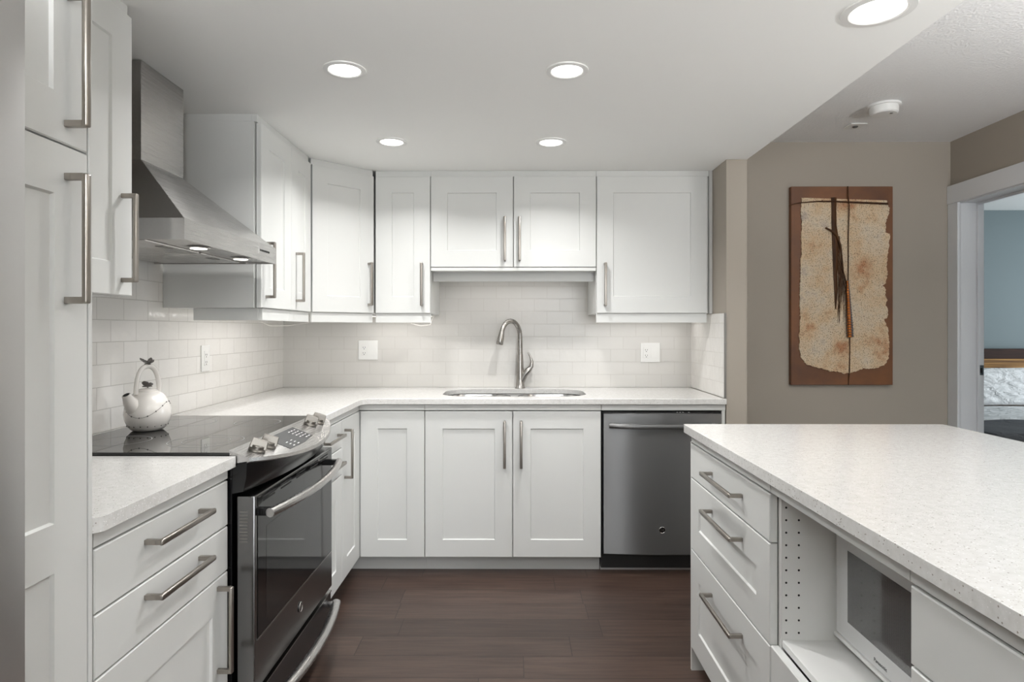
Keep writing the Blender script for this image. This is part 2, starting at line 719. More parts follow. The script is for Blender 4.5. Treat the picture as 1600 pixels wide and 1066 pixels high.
for a in ((WALLX - 0.12, 0.40, 0, HALL), (1.16, 1.50, 0, HALL), (2.10, HALLX + 0.135, 0, HALL),
          (0.40, 1.16, 0, 0.25), (0.40, 1.16, 2.42, HALL), (1.50, 2.10, 0, 0.08), (1.50, 2.10, 2.28, HALL)):
    fw.box(a[0], a[1], NEAR - 0.12, NEAR, a[2], a[3])
struct('wall_front', fw, M_LIVING)
struct('ceiling', MB().box(1.2, HALLX + 0.135, NEAR - 0.1, WALLY + 0.06, HALL, HALL + 0.08), M_POP)
struct('ceiling_living', MB().box(WALLX - 0.12, 1.2, NEAR - 0.1, -1.2, HALL, HALL + 0.08), M_POP)
struct('ceiling_soffit', MB().box(WALLX - 0.12, 1.2, -1.2, WALLY + 0.06, SOF, HALL + 0.08), M_CEIL)
bw = MB().box(HALLX + 0.135, 6.6, 6.12, 6.3, 0, HALL)
struct('wall_bedroom_back', bw, M_BEDWALL)
struct('wall_bedroom_right', MB().box(6.45, 6.6, 0.4, 6.12, 0, HALL), M_BEDWALL)
struct('wall_bedroom_front', MB().box(HALLX + 0.135, 6.45, 0.4, 0.55, 0, HALL), M_BEDWALL)
struct('wall_bedroom_left', MB().box(HALLX + 0.06, HALLX + 0.135, WALLY + 0.12, 6.12, 0, HALL), M_BEDWALL)
struct('ceiling_bedroom', MB().box(HALLX + 0.135, 6.6, 0.4, 6.3, HALL, HALL + 0.08), M_CEIL)

# tiled splashbacks (setting: skin of the walls)
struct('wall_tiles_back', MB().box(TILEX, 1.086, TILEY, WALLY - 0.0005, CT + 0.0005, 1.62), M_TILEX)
struct('wall_tiles_left', MB().box(WALLX + 0.0005, TILEX, 1.20, TILEY, CT - 0.03, 1.75), M_TILEY)
struct('wall_tiles_return', MB().box(1.086, 1.0915, BASEY + 0.004, TILEY, CT + 0.0005, 1.355), M_TILEY)
struct('trim_1', MB().box(1.081, 1.0915, BASEY - 0.004, BASEY + 0.003, CT + 0.0005, 1.356), M_EDGE)

# door frame to the bedroom
door = struct('door_1', MB().box(HALLX - 0.02, HALLX - 0.0005, 3.80, 3.888, 0, 2.04, 0.002)
              .box(HALLX - 0.02, HALLX - 0.0005, 2.90, 2.985, 0, 2.04, 0.002)
              .box(HALLX - 0.024, HALLX - 0.0005, 2.88, 3.889, 2.04, 2.152, 0.002), M_TRIMW)
obj('jamb', MB().box(HALLX - 0.004, HALLX + 0.139, 3.80, 3.814, 0, 2.049)
    .box(HALLX - 0.004, HALLX + 0.139, 2.971, 2.985, 0, 2.049)
    .box(HALLX - 0.004, HALLX + 0.139, 2.985, 3.80, 2.034, 2.049), M_TRIMW, door)
obj('door_stop', MB().box(HALLX + 0.092, HALLX + 0.105, 3.785, 3.80, 0, 2.034, 0.002)
    .box(HALLX + 0.092, HALLX + 0.105, 2.985, 3.785, 2.02, 2.034, 0.002), M_TRIMW, door)
sp_ = obj('strike_plate', MB().box(HALLX + 0.106, HALLX + 0.136, 3.7965, 3.80, 0.995, 1.055, 0.001), M_SCREW, door)
obj('latch_hole', MB().box(HALLX + 0.114, HALLX + 0.126, 3.7955, 3.7968, 1.008, 1.038), M_HOLE, sp_)

# ------------------------------------------------------------------ cabinet builders (local frame: x along the front, y into the unit, front of doors at y=0)
DT = 0.020


def front_mesh(x0, x1, z0, z1, stile=0.09, ch=0.0022, rec=0.006):
    mb = MB()

    def rect(i, y):
        return [(x0 + i, y, z0 + i), (x1 - i, y, z0 + i), (x1 - i, y, z1 - i), (x0 + i, y, z1 - i)]
    rs = [rect(0, DT), rect(0, ch), rect(ch, 0)]
    if stile:
        rs += [rect(stile, 0), rect(stile + 0.0035, rec)]
    return mb.rings(rs)


def handle_mesh(c, length, vertical=True, stand=0.034):
    """bar pull with a rounded bar on two square posts; c=(x,z) of its middle"""
    mb = MB()
    x, z = c
    h = length / 2
    if vertical:
        for s in (-1, 1):
            mb.box(x - 0.0055, x + 0.0055, -stand, 0.0005, z + s * (h - 0.006) - 0.006, z + s * (h - 0.006) + 0.006, 0.0008)
        mb.box(x - 0.007, x + 0.007, -stand - 0.008, -stand + 0.003, z - h, z + h, 0.0038, 3)
    else:
        for s in (-1, 1):
            mb.box(x + s * (h - 0.006) - 0.006, x + s * (h - 0.006) + 0.006, -stand, 0.0005, z - 0.0055, z + 0.0055, 0.0008)
        mb.box(x - h, x + h, -stand - 0.008, -stand + 0.003, z - 0.007, z + 0.007, 0.0038, 3)
    return mb


def front(root, name, x0, x1, z0, z1, stile=0.09, handle=None, g=0.0021):
    d = obj(name, front_mesh(x0 + g, x1 - g, z0 + g, z1 - g, stile), M_CAB, root, ang=20)
    if handle:
        hx, hz, L, vert = handle
        obj('handle', handle_mesh((hx, hz), L, vert), M_HANDLE, d, ang=30)
    return d


def base_unit(label, loc, rz, w, depth=0.61, fronts=(), name='base_cabinet', kick=True, rail=True, top=0.851):
    r = thing(name, label, 'cabinet', loc, rz)
    obj('body', MB().box(0.0005, w - 0.0005, DT + 0.006, depth, 0.087, top - 0.006), M_CARC, r)
    if kick:
        obj('toe_kick', MB().box(0.0005, w - 0.0005, 0.075, 0.089, 0, 0.087), M_KICK, r)
    if rail:
        obj('top_rail', MB().box(0.0005, w - 0.0005, 0.001, 0.024, top, CB - 0.0005, 0.001), M_CAB, r)
    for f in fronts:
        front(r, *f)
    return r


def wall_unit(label, loc, rz, w, depth, z0, fronts=(), z1=2.118, valance=True, val=(0, 0)):
    r = thing('upper_cabinet', label, 'cabinet', loc, rz)
    obj('body', MB().box(0.0005, w - 0.0005, DT + 0.006, depth, z0 + 0.001, z1), M_CAB, r)
    obj('crown_strip', MB().box(0.0005, w - 0.0005, 0.014, 0.034, z1 + 0.0005, SOF - 0.0005), M_CAB, r)
    if valance:
        obj('light_valance', MB().box(0.0005 + val[0], w - 0.0005 - val[1], 0.012, 0.030, z0 - 0.050, z0 + 0.0005, 0.001), M_CAB, r)
    for f in fronts:
        front(r, *f)
    return r


D1, D2, D3, DB, DTOP = 0.848, 0.720, 0.594, 0.087, 0.848

# --- sink run (fronts face the camera, rz=0)
sinkb = base_unit('white double-door sink cabinet under the counter below the faucet', (-0.4694, BASEY, 0), 0, 0.9154, 0.10,
                  [('door', 0, 0.4561, DB, DTOP, 0.09, (0.4561 - 0.041, 0.677, 0.243, True)),
                   ('door', 0.4561, 0.9154, DB, DTOP, 0.09, (0.4561 + 0.044, 0.677, 0.243, True))])
bm_ = MB().box(0.0005, 0.018, 0.10, 0.61, 0.087, 0.87).box(0.897, 0.9149, 0.10, 0.61, 0.087, 0.87)
bm_.box(0.018, 0.897, 0.10, 0.61, 0.087, 0.105)
obj('side_panels', bm_, M_CARC, sinkb)

# --- corner base unit with two hinged leaves
cor = thing('corner_base_cabinet', 'white corner base cabinet with two shaker leaves meeting at the inner corner', 'cabinet',
            (RUNX, BASEY, 0))
cb_ = MB().box(-0.61, -0.0225, -0.334, 0.61, 0.087, 0.845)
cb_.box(-0.0225, 0.337, 0.021, 0.61, 0.087, 0.845)
obj('body', cb_, M_CARC, cor)
obj('toe_kick', MB().box(-0.089, -0.075, -0.334, 0.075, 0, 0.087).box(-0.089, 0.337, 0.075, 0.089, 0, 0.087), M_KICK, cor)
obj('top_rail', MB().box(-0.024, -0.001, -0.334, 0.001, 0.851, CB - 0.0005, 0.001)
    .box(-0.024, 0.337, 0.001, 0.024, 0.851, CB - 0.0005, 0.001), M_CAB, cor)
dl = obj('door', front_mesh(0.003, 0.336, DB + 0.0015, DTOP - 0.0015), M_CAB, cor, ang=20)
dl2 = obj('door', front_mesh(0.0015, 0.331, DB + 0.0015, DTOP - 0.0015), M_CAB, cor, ang=20)
hl = obj('handle', handle_mesh((0.048, 0.682), 0.235, True), M_HANDLE, dl2, ang=30)
for o_ in (dl2, hl):
    o_.data.transform(Matrix.Translation((0, -0.3345, 0)) @ Matrix.Rotation(R(90), 4, 'Z'))

# --- range run (fronts face +x, rz=90 deg: local x = +Y)
base_unit('narrow white base cabinet with two drawers over a door, between range and corner', (RUNX, 2.532, 0), R(90), 0.383, 0.61,
          [('drawer', 0, 0.383, D2, D1, 0, (0.20, 0.790, 0.24, False)),
           ('drawer', 0, 0.383, D3, D2, 0, (0.20, 0.664, 0.24, False)),
           ('door', 0, 0.383, DB, D3, 0.09, None)])
base_unit('white base cabinet with two drawers over a door, between pantry and range', (RUNX, 1.197, 0), R(90), 0.562, 0.61,
          [('drawer', 0, 0.562, D2, D1, 0, (0.285, 0.806, 0.245, False)),
           ('drawer', 0, 0.562, D3, D2, 0, (0.285, 0.686, 0.245, False)),
           ('door', 0, 0.562, DB, D3, 0.09, (0.500, 0.455, 0.235, True))])

# pantry beside the fridge
pan = thing('tall_cabinet', 'tall white pantry cabinet beside the steel fridge', 'cabinet', (-0.800, 0.912, 0), R(90))
PW = 0.259
obj('body', MB().box(0.0005, PW + 0.0005, DT + 0.001, 0.635, 0.087, 2.118), M_CARC, pan)
obj('side_panel', MB().box(PW + 0.0015, PW + 0.012, 0.000, 0.635, 0.0, 2.118, 0.001), M_CAB, pan)
obj('toe_kick', MB().box(0.0005, PW, 0.075, 0.089, 0, 0.087), M_KICK, pan)
obj('crown_strip', MB().box(0.0005, PW + 0.012, 0.014, 0.034, 2.1185, SOF - 0.0005), M_CAB, pan)
front(pan, 'door', 0, PW, 1.598, 2.118, 0.086, (PW - 0.058, 1.750, 0.240, True))
d_ = MB()
# the lower door has a middle rail: two recessed panels


def rect_ring(x0, x1, z0, z1, y):
    return [(x0, y, z0), (x1, y, z0), (x1, y, z1), (x0, y, z1)]


x0_, x1_, z0_, z1_ = 0.0015, PW - 0.0015, DB + 0.0015, 1.5965
d_.rings([rect_ring(x0_, x1_, z0_, z1_, DT), rect_ring(x0_, x1_, z0_, z1_, 0.002),
          rect_ring(x0_ + 0.002, x1_ - 0.002, z0_ + 0.002, z1_ - 0.002, 0)], cap1=False)
a0, a1 = x0_ + 0.002, x1_ - 0.002
s0, s1 = 0.086, PW - 0.086
for q in ((a0, s0, z0_ + 0.002, z1_ - 0.002), (s1, a1, z0_ + 0.002, z1_ - 0.002), (s0, s1, z0_ + 0.002, 0.175),
          (s0, s1, 0.846, 0.932), (s0, s1, 1.508, z1_ - 0.002)):
    d_.quad(*rect_ring(q[0], q[1], q[2], q[3], 0))
for zz0, zz1 in ((0.175, 0.846), (0.932, 1.508)):
    d_.rings([rect_ring(s0, s1, zz0, zz1, 0), rect_ring(s0 + 0.0035, s1 - 0.0035, zz0 + 0.0035, zz1 - 0.0035, 0.006)], cap0=False)
bmesh.ops.remove_doubles(d_.bm, verts=d_.bm.verts, dist=0.00001)
pd = obj('door', d_, M_CAB, pan, ang=20)
obj('handle', handle_mesh((PW - 0.058, 1.432), 0.232, True), M_HANDLE, pd, ang=30)

# --- wall units
U0 = 1.358
wall_unit('white upper cabinet between the pantry and the hood', (UPX, 1.196, 0), R(90), 0.504, 0.396, U0,
          [('door', 0, 0.504, U0, 2.118, 0.085, (0.504 - 0.046, 1.512, 0.235, True))], valance=False)
ua = wall_unit('white upper cabinet next to the hood, its side panel facing the room', (UPX, 2.550, 0), R(90), 0.362, 0.396, U0,
               [('door', 0.012, 0.362, U0, 2.118, 0.085, (0.062, 1.518, 0.235, True))], val=(0.055, 0))
obj('crown_return', MB().box(0.0008, 0.018, 0.0345, 0.394, 2.1185, SOF - 0.0005), M_CAB, ua)
obj('light_valance', MB().box(0.055, 0.073, 0.0301, 0.30, U0 - 0.050, U0 + 0.0005, 0.001), M_CAB, ua)
wall_unit('narrow white upper cabinet between the hood-side unit and the angled corner unit', (UPX, 2.912, 0), R(90), 0.278, 0.396, U0,
          [('door', 0, 0.278, U0, 2.118, 0.085, (0.060, 1.518, 0.235, True))])

# corner unit with an angled door
PA, PB = Vector((UPX, 3.196)), Vector((-0.7765, UPY))
dv = PB - PA
angc = math.atan2(dv.y, dv.x)
wc = dv.length
uc = thing('upper_cabinet', 'white upper corner cabinet with an angled door', 'cabinet', (PA.x, PA.y, 0), angc)
e = 0.0215
nrm = Vector((-math.sin(angc), math.cos(angc)))
qa, qb = PA + nrm * e, PB + nrm * e
outl = [(qa.x, qa.y), (qb.x, qb.y), (PB.x, TILEY - 0.001), (TILEX + 0.001, TILEY - 0.001), (TILEX + 0.001, PA.y)]
mbc = MB().prism(outl, U0 + 0.001, 2.118)
obj('body', mbc, M_CAB, uc, world=True)
obj('crown_strip', MB().box(0.004, wc - 0.004, 0.0145, 0.0345, 2.1185, SOF - 0.0005), M_CAB, uc)
obj('light_valance', MB().box(0.006, wc - 0.006, 0.012, 0.030, U0 - 0.050, U0 + 0.0005, 0.001), M_CAB, uc)
front(uc, 'door', 0.003, wc - 0.003, U0, 2.118, 0.085, (wc - 0.040, 1.518, 0.235, True))

dU = TILEY - 0.001 - UPY
wall_unit('slim white upper cabinet between the angled corner unit and the short sink unit', (-0.7745, UPY, 0), 0, 0.3065, dU, U0,
          [('door', 0, 0.3065, U0, 2.118, 0.09, (0.3065 - 0.046, 1.518, 0.238, True))])
us = wall_unit('short white upper cabinet with two doors above the faucet', (-0.468, UPY, 0), 0, 0.9165, dU, 1.613,
               [('door', 0, 0.458, 1.613, 2.118, 0.09, (0.458 - 0.047, 1.768, 0.243, True)),
                ('door', 0.458, 0.9165, 1.613, 2.118, 0.09, (0.458 + 0.034, 1.768, 0.243, True))], valance=False)
obj('bottom_board', MB().box(0.002, 0.9145, 0.004, 0.08, 1.594, 1.612, 0.001), M_CAB, us)
obj('light_valance', MB().box(0.002, 0.9145, 0.100, 0.118, 1.543, 1.6135, 0.001), M_CAB, us)
ur = wall_unit('wide white upper cabinet with one door beside the taupe wall end', (0.4485, UPY, 0), 0, 0.6235, dU, U0,
               [('door', 0, 0.613, U0, 2.118, 0.09, (0.046, 1.518, 0.238, True))], val=(0, 0.012))
obj('filler_strip', MB().box(0.6245, 0.6425, 0.012, 0.030, U0, SOF - 0.0005), M_CAB, ur)

# ------------------------------------------------------------------ worktops


def arc(cx, cy, r, a0, a1, n=6):
    return [(cx + r * math.cos(R(a0 + (a1 - a0) * i / n)), cy + r * math.sin(R(a0 + (a1 - a0) * i / n))) for i in range(n + 1)]


def rrect(x0, x1, y0, y1, r, n=6):
    return (arc(x1 - r, y0 + r, r, -90, 0, n) + arc(x1 - r, y1 - r, r, 0, 90, n)
            + arc(x0 + r, y1 - r, r, 90, 180, n) + arc(x0 + r, y0 + r, r, 180, 270, n))


SINK = rrect(-0.402, 0.392, 3.345, 3.775, 0.15, 8)
OUT = [(TILEX + 0.001, 1.768), (-1.392, 1.768), (-1.392, 2.531), (-0.787, 2.531), (-0.787, 3.190), (-0.783, 3.204), (-0.761, 3.226), (-0.747, 3.230),
       (1.088, 3.230), (1.088, BASEY - 0.005), (1.0805, BASEY - 0.005), (1.0805, TILEY - 0.001), (TILEX + 0.001, TILEY - 0.001)]
single('countertop', MB().prism(OUT, CB, CT, [SINK]), M_QUARTZ, 'speckled white quartz countertop running from the range around the corner past the sink',
       'countertop', bev=0.003)
NEARC = [(TILEX + 0.001, 1.205), (-1.40, 1.182)] + arc(-0.787 - 0.022, 1.182 + 0.022, 0.022, -90, 0) + [(-0.787, 1.763), (TILEX + 0.001, 1.763)]
single('countertop', MB().prism(NEARC, CB, CT), M_QUARTZ, 'small speckled white quartz countertop between pantry and range', 'countertop', bev=0.003)

# sink bowls under the cutout
snk = thing('kitchen_sink', 'double-bowl stainless steel sink set under the quartz counter', 'sink', (0, 3.56, 0.69))
fl_ = MB()
o1 = rrect(-0.415, 0.405, 3.332, 3.788, 0.155, 8)
b1 = rrect(-0.395, -0.025, 3.352, 3.768, 0.12, 8)
b2 = rrect(0.015, 0.385, 3.352, 3.768, 0.12, 8)
fl_.prism(o1, CB - 0.004, CB - 0.0008, [b1, b2])
obj('rim', fl_, M_SINK, snk, world=True)
for b in (b1, b2):
    cx = sum(p[0] for p in b) / len(b)
    cy = sum(p[1] for p in b) / len(b)
    m_ = MB()
    rr = []
    for s, z in ((1.0, CB - 0.003), (0.985, CB - 0.02), (0.96, 0.74), (0.90, 0.705), (0.75, 0.700), (0.16, 0.697)):
        rr.append([(cx + (x - cx) * s, cy + (y - cy) * s, z) for x, y in b])
    m_.rings(rr, cap0=False)
    bl = obj('bowl', m_, M_SINK, snk, world=True)
    obj('drain', MB().lathe([(0.042, 0.6985), (0.040, 0.701), (0.03, 0.700)], (cx, cy, 0), 24), M_CHROME, bl, world=True)

# ------------------------------------------------------------------ island
IX = 0.655          # fronts of the island units (they face -x)
isl = base_unit('white island cabinet with three drawers at the sink end of the island', (IX, 2.338, 0), R(-90), 0.722, 0.61,
                [('drawer', 0, 0.722, D2, D1, 0, (0.385, 0.790, 0.29, False)),
                 ('drawer', 0, 0.722, 0.456, D2, 0.09, (0.385, 0.664, 0.29, False)),
                 ('drawer', 0, 0.722, DB, 0.456, 0.09, (0.385, 0.385, 0.29, False))])
obj('end_panel', MB().box(-0.014, -0.001, 0.002, 0.61, 0, 0.8505), M_CAB, isl)
obj('rail_end', MB().box(-0.016, -0.0005, 0.008, 0.61, 0.8508, CB - 0.0005), M_CAB, isl)

# open bay for the microwave
OY0, OY1 = 1.046, 1.614
bay = thing('open_cabinet', 'white open island cabinet holding the microwave', 'cabinet', (IX, OY1, 0), R(-90))
OWD = OY1 - OY0
far = MB().box(0.0008, 0.018, DT + 0.001, 0.61, 0.087, 0.849)
obj('side_panel', far, M_CARC, bay)
obj('side_panel', MB().box(OWD - 0.018, OWD - 0.0008, DT + 0.001, 0.61, 0.087, 0.849), M_CARC, bay)
obj('back_panel', MB().box(0.018, OWD - 0.018, 0.60, 0.61, 0.087, 0.849), M_CARC, bay)
obj('shelf', MB().box(0.0182, OWD - 0.0182, DT + 0.003, 0.599, 0.463, 0.481, 0.001), M_CARC, bay)
obj('top_rail', MB().box(0.0005, OWD - 0.0005, 0.001, 0.024, 0.851, CB - 0.0005, 0.001), M_CAB, bay)
obj('top_panel', MB().box(0.0182, OWD - 0.0182, 0.034, 0.60, 0.832, 0.849), M_CARC, bay)
obj('toe_kick', MB().box(0.0005, OWD - 0.0005, 0.075, 0.089, 0, 0.087), M_KICK, bay)
front(bay, 'drawer', 0, OWD, DB, 0.462, 0.09, (0.284, 0.385, 0.29, False))
far_panel = [c for c in bay.children if c.name.startswith('side_panel')][0]
hole0 = None
for cx_, nn in ((DT + 0.013, 11), (DT + 0.045, 10)):
    for i in range(nn):
        if hole0 is None:
            hole0 = h_ = obj('shelf_pin_hole', MB().lathe([(0.0028, 0.0), (0.0028, 0.0006)], (0, 0, 0), 10, 'x'), M_HOLE, far_panel)
        else:
            h_ = hole0.copy()
            COL.objects.link(h_)
        h_.location = (0.0178, cx_, 0.4995 + 0.0318 * i)

base_unit('white island cabinet with plain drawers on the camera side of the microwave bay', (IX, OY0 - 0.001, 0), R(-90), 0.90, 0.61,
          [('drawer', 0, 0.90, 0.714, D1, 0, (0.46, 0.790, 0.29, False)),
           ('drawer', 0, 0.90, 0.456, 0.714, 0.09, (0.46, 0.664, 0.29, False)),
           ('drawer', 0, 0.90, DB, 0.456, 0.09, (0.46, 0.385, 0.29, False))])
ISL = rrect(0.634, 1.612, 0.12, 2.372, 0.012, 4)
single('countertop', MB().prism(ISL, CB, CT), M_QUARTZ, 'broad speckled white quartz slab on top of the island', 'countertop', bev=0.003)

# microwave
mwv = thing('microwave', 'white microwave oven with a screened dark window on the island shelf', 'microwave', (0.97, 1.325, 0.4815))
MX = 0.800
obj('body', MB().box(MX + 0.022, 1.16, 1.075, 1.572, 0.507, 0.815, 0.004, 2), M_PLASTIC, mwv, world=True)
for fx in (0.85, 1.12):
    for fy in (1.11, 1.54):
        obj('foot', MB().box(fx - 0.012, fx + 0.012, fy - 0.012, fy + 0.012, 0.4815, 0.507), M_SLOT, mwv, world=True)
mdoor = MB().box(MX, MX + 0.0215, 1.205, 1.571, 0.516, 0.812, 0.005, 2)
mdo = obj('door', mdoor, mat('pale_grey_door', (206, 207, 207), 0.10, spec=0.6), mwv, world=True)
obj('window', MB().box(MX - 0.0006, MX + 0.002, 1.222, 1.513, 0.566, 0.738), M_SCREEN, mdo, world=True)
obj('control_panel', MB().box(MX + 0.001, MX + 0.0215, 1.077, 1.203, 0.516, 0.812, 0.004, 2), M_PLASTIC, mwv, world=True)
obj('bottom_lip', MB().box(MX - 0.004, MX + 0.022, 1.075, 1.574, 0.507, 0.5155, 0.003, 2), M_PLASTIC, mwv, world=True)
Mtx = Matrix.Translation((MX - 0.0004, 1.378, 0.5355)) @ Matrix(((0, 0, -1, 0), (-1, 0, 0, 0), (0, 1, 0, 0), (0, 0, 0, 1)))
text_obj('lettering', 'Panasonic', 0.0125, M_DARKPRINT, mdo, Mtx, 0.0002)

# ------------------------------------------------------------------ dishwasher
dw = thing('dishwasher', 'stainless steel dishwasher with a curved bar handle beside the sink cabinet', 'dishwasher', (0.761, BASEY, 0))
DX0, DX1 = 0.458, 1.066
obj('body', MB().box(DX0 - 0.008, DX1 + 0.003, BASEY + 0.045, BASEY + 0.60, 0.02, 0.846), M_BLACKMATTE, dw, world=True)
obj('control_strip', MB().box(DX0, DX1, BASEY + 0.003, BASEY + 0.044, 0.838, 0.845), M_BLACK, dw, world=True)
dm = MB()
NX = 24
ring_f, ring_b = [], []
rows_ = ((0.106, 0.004), (0.110, 0.0), (0.834, 0.0), (0.8375, 0.004))
fr = []
for z_, in_ in rows_:
    ln = []
    for i in range(NX + 1):
        t = -1 + 2 * i / NX
        x_ = (DX0 + DX1) / 2 + t * (DX1 - DX0) / 2
        ln.append((x_, BASEY + in_ - 0.0155 * (1 - t * t) - 0.001, z_))
    fr.append(ln)
full = [ln + [(DX1, BASEY + 0.044, ln[0][2]), (DX0, BASEY + 0.044, ln[0][2])] for ln in fr]
dm.rings(full)
dwd = obj('door', dm, M_STEELDW, dw, world=True, ang=30)
hm = MB()
pts, rad = [], []
for i in range(21):
    t = -1 + 2 * i / 20
    pts.append((0.762 + t * 0.277, BASEY - 0.018 - 0.042 * (1 - t ** 4 * 0.75), 0.776))
    rad.append(0.0135)
hm.tube(pts, rad, 14, True, 0.75)
for s in (-1, 1):
    hm.box(0.762 + s * 0.262 - 0.010, 0.762 + s * 0.262 + 0.010, BASEY - 0.032, BASEY + 0.001, 0.766, 0.786, 0.003, 2)
obj('handle', hm, M_STEELDW, dwd, world=True, ang=40)
bd = obj('badge', MB().lathe([(0.0165, BASEY - 0.0180), (0.0165, BASEY - 0.013)], (0.757, 0, 0.237), 24, 'y'), M_BLACK, dwd, world=True)
rg_ = MB()
rg_.tube([(0.757 + 0.0155 * math.cos(a * PI / 12), BASEY - 0.0183, 0.237 + 0.0155 * math.sin(a * PI / 12)) for a in range(25)], 0.0014, 6, False)
obj('ring', rg_, M_CHROME, bd, world=True)
Mtx = Matrix.Translation((0.757, BASEY - 0.0183, 0.237)) @ Matrix.Rotation(R(90), 4, 'X')
text_obj('lettering', 'GE', 0.017, M_CHROME, bd, Mtx, 0.0003)
mk = MB()
for x_ in (0.835, 0.850, 0.865, 0.895):
    mk.box(x_, x_ + 0.008, BASEY + 0.0022, BASEY + 0.0031, 0.8395, 0.8425)
obj('printed_marks', mk, M_PRINT, dw, world=True)
obj('toe_kick', MB().box(DX0 - 0.008, DX1 + 0.003, BASEY + 0.070, BASEY + 0.084, 0, 0.100), M_KICK, dw, world=True)
single('end_panel', MB().box(1.0705, 1.0875, BASEY + 0.008, BASEY + 0.61, 0, 0.8505), M_CAB,
       'narrow white end panel between dishwasher and the wall end', 'panel')
single('cover_rail', MB().box(0.4478, 1.0875, BASEY + 0.001, BASEY + 0.024, 0.851, CB - 0.0005, 0.001), M_CAB,
       'thin white rail under the counter above the dishwasher', 'rail')

# ------------------------------------------------------------------ range
SY0, SY1 = 1.767, 2.529
stv = thing('range', 'slide-in stainless and black electric range with glass cooktop', 'stove', (-1.08, 2.148, 0))
obj('body', MB().box(-1.385, -0.80, SY0, SY1, 0.03, 0.905), M_BLACK, stv, world=True)
for fx in (-1.33, -0.86):
    for fy in (SY0 + 0.05, SY1 - 0.05):
        obj('foot', MB().lathe([(0.018, 0.0), (0.018, 0.032)], (fx, fy, 0), 12), M_BLACKMATTE, stv, world=True)
ck = obj('cooktop', MB().box(-1.390, -0.806, SY0 - 0.001, SY1 + 0.0005, 0.9135, 0.922, 0.002, 2), M_GLASSTOP, stv, world=True)
obj('cooktop_edge', MB().box(-1.388, -0.803, SY0, SY1, 0.905, 0.9135), M_BLACK, stv, world=True)


def flat_ring(cx, cy, r, w, z, n=48):
    mb = MB()
    vi = [[(cx + rr * math.cos(2 * PI * i / n), cy + rr * math.sin(2 * PI * i / n), z) for i in range(n)] for rr in (r - w, r)]
    mb.rings(vi, False, False)
    return mb


for cx, cy, r_ in ((-1.235, 1.955, 0.088), (-1.235, 2.345, 0.105), (-0.965, 1.955, 0.110), (-0.965, 2.345, 0.082)):
    obj('burner_ring', flat_ring(cx, cy, r_, 0.0025, 0.9223), M_RING, ck, world=True)
obj('burner_ring', flat_ring(-0.965, 1.955, 0.070, 0.002, 0.9223), M_RING, ck, world=True)

SYC = (SY0 + SY1) / 2


def bow(y, a, base):
    t = (y - SYC) / ((SY1 - SY0) / 2)
    return base + a * (1 - t * t)


def panel_z(x):
    return 0.928 - 0.36 * (x + 0.81)


NB = 28
ys = [SY0 + (SY1 - SY0) * i / NB for i in range(NB + 1)]
cp = MB()
top_b = [(-0.808, y, 0.9285) for y in ys]
top_f = [(bow(y, 0.075, -0.752), y, panel_z(bow(y, 0.075, -0.752))) for y in ys]
bot_f = [(x + 0.003, y, z - 0.010) for x, y, z in top_f]
und_f = [(x - 0.004, y, z - 0.014) for x, y, z in top_f]
und_b = [(-0.808, y, 0.888) for y in ys]
cp.rings([top_b, top_f, bot_f, und_f, und_b], False, False, closed=False)
for i_ in (0, NB):
    cp.bm.faces.new([cp.bm.verts.new(l[i_]) for l in (top_b, top_f, bot_f, und_f, und_b)])
bmesh.ops.remove_doubles(cp.bm, verts=cp.bm.verts, dist=0.00001)
cpo = obj('control_panel', cp, M_STEEL, stv, world=True, ang=30)
fa = MB()
l0 = [(bow(y, 0.068, -0.757), y, panel_z(bow(y, 0.068, -0.757)) - 0.012) for y in ys]
l1 = [(bow(y, 0.060, -0.760), y, 0.850) for y in ys]
l2 = [(bow(y, 0.040, -0.768), y, 0.812) for y in ys]
l3 = [(-0.799, y, 0.806) for y in ys]
l4 = [(-0.799, y, 0.890) for y in ys]
fa.rings([l0, l1, l2, l3, l4], False, False, closed=False)
for i_ in (0, NB):
    fa.bm.faces.new([fa.bm.verts.new(l[i_]) for l in (l0, l1, l2, l3, l4)])
bmesh.ops.remove_doubles(fa.bm, verts=fa.bm.verts, dist=0.00001)
obj('front_skirt', fa, M_BLACK, stv, world=True, ang=30)


def on_panel(x, y, up=0.0):
    return Vector((x, y, panel_z(x))) + Vector((0.34, 0, 0.94)).normalized() * up


dsp = MB()
qd = [(-0.792, 1.985), (-0.792, 2.225), (-0.717, 2.215), (-0.708, 2.10), (-0.711, 1.98)]
dsp.rings([[tuple(on_panel(x, y, 0.0003)) for x, y in qd], [tuple(on_panel(x, y, 0.0014)) for x, y in qd]])
dso = obj('display', dsp, M_DISPLAY, cpo, world=True)
mk = MB()
random.seed(3)
for yy_, n_ in ((2.165, 5), (2.19, 5), (2.06, 3), (2.02, 3), (2.14, 4)):
    for k in range(n_):
        x_ = -0.778 + k * 0.013 if n_ > 3 else -0.742 + k * 0.012
        mk.rings([[tuple(on_panel(x_ + a, yy_ + b, 0.0016)) for a, b in ((0, 0), (0.003, 0), (0.003, 0.016), (0, 0.016))],
                  [tuple(on_panel(x_ + a, yy_ + b, 0.0018)) for a, b in ((0, 0), (0.003, 0), (0.003, 0.016), (0, 0.016))]])
obj('printed_marks', mk, M_PRINT, dso, world=True)
tilt = math.atan(0.36)
kn0 = None
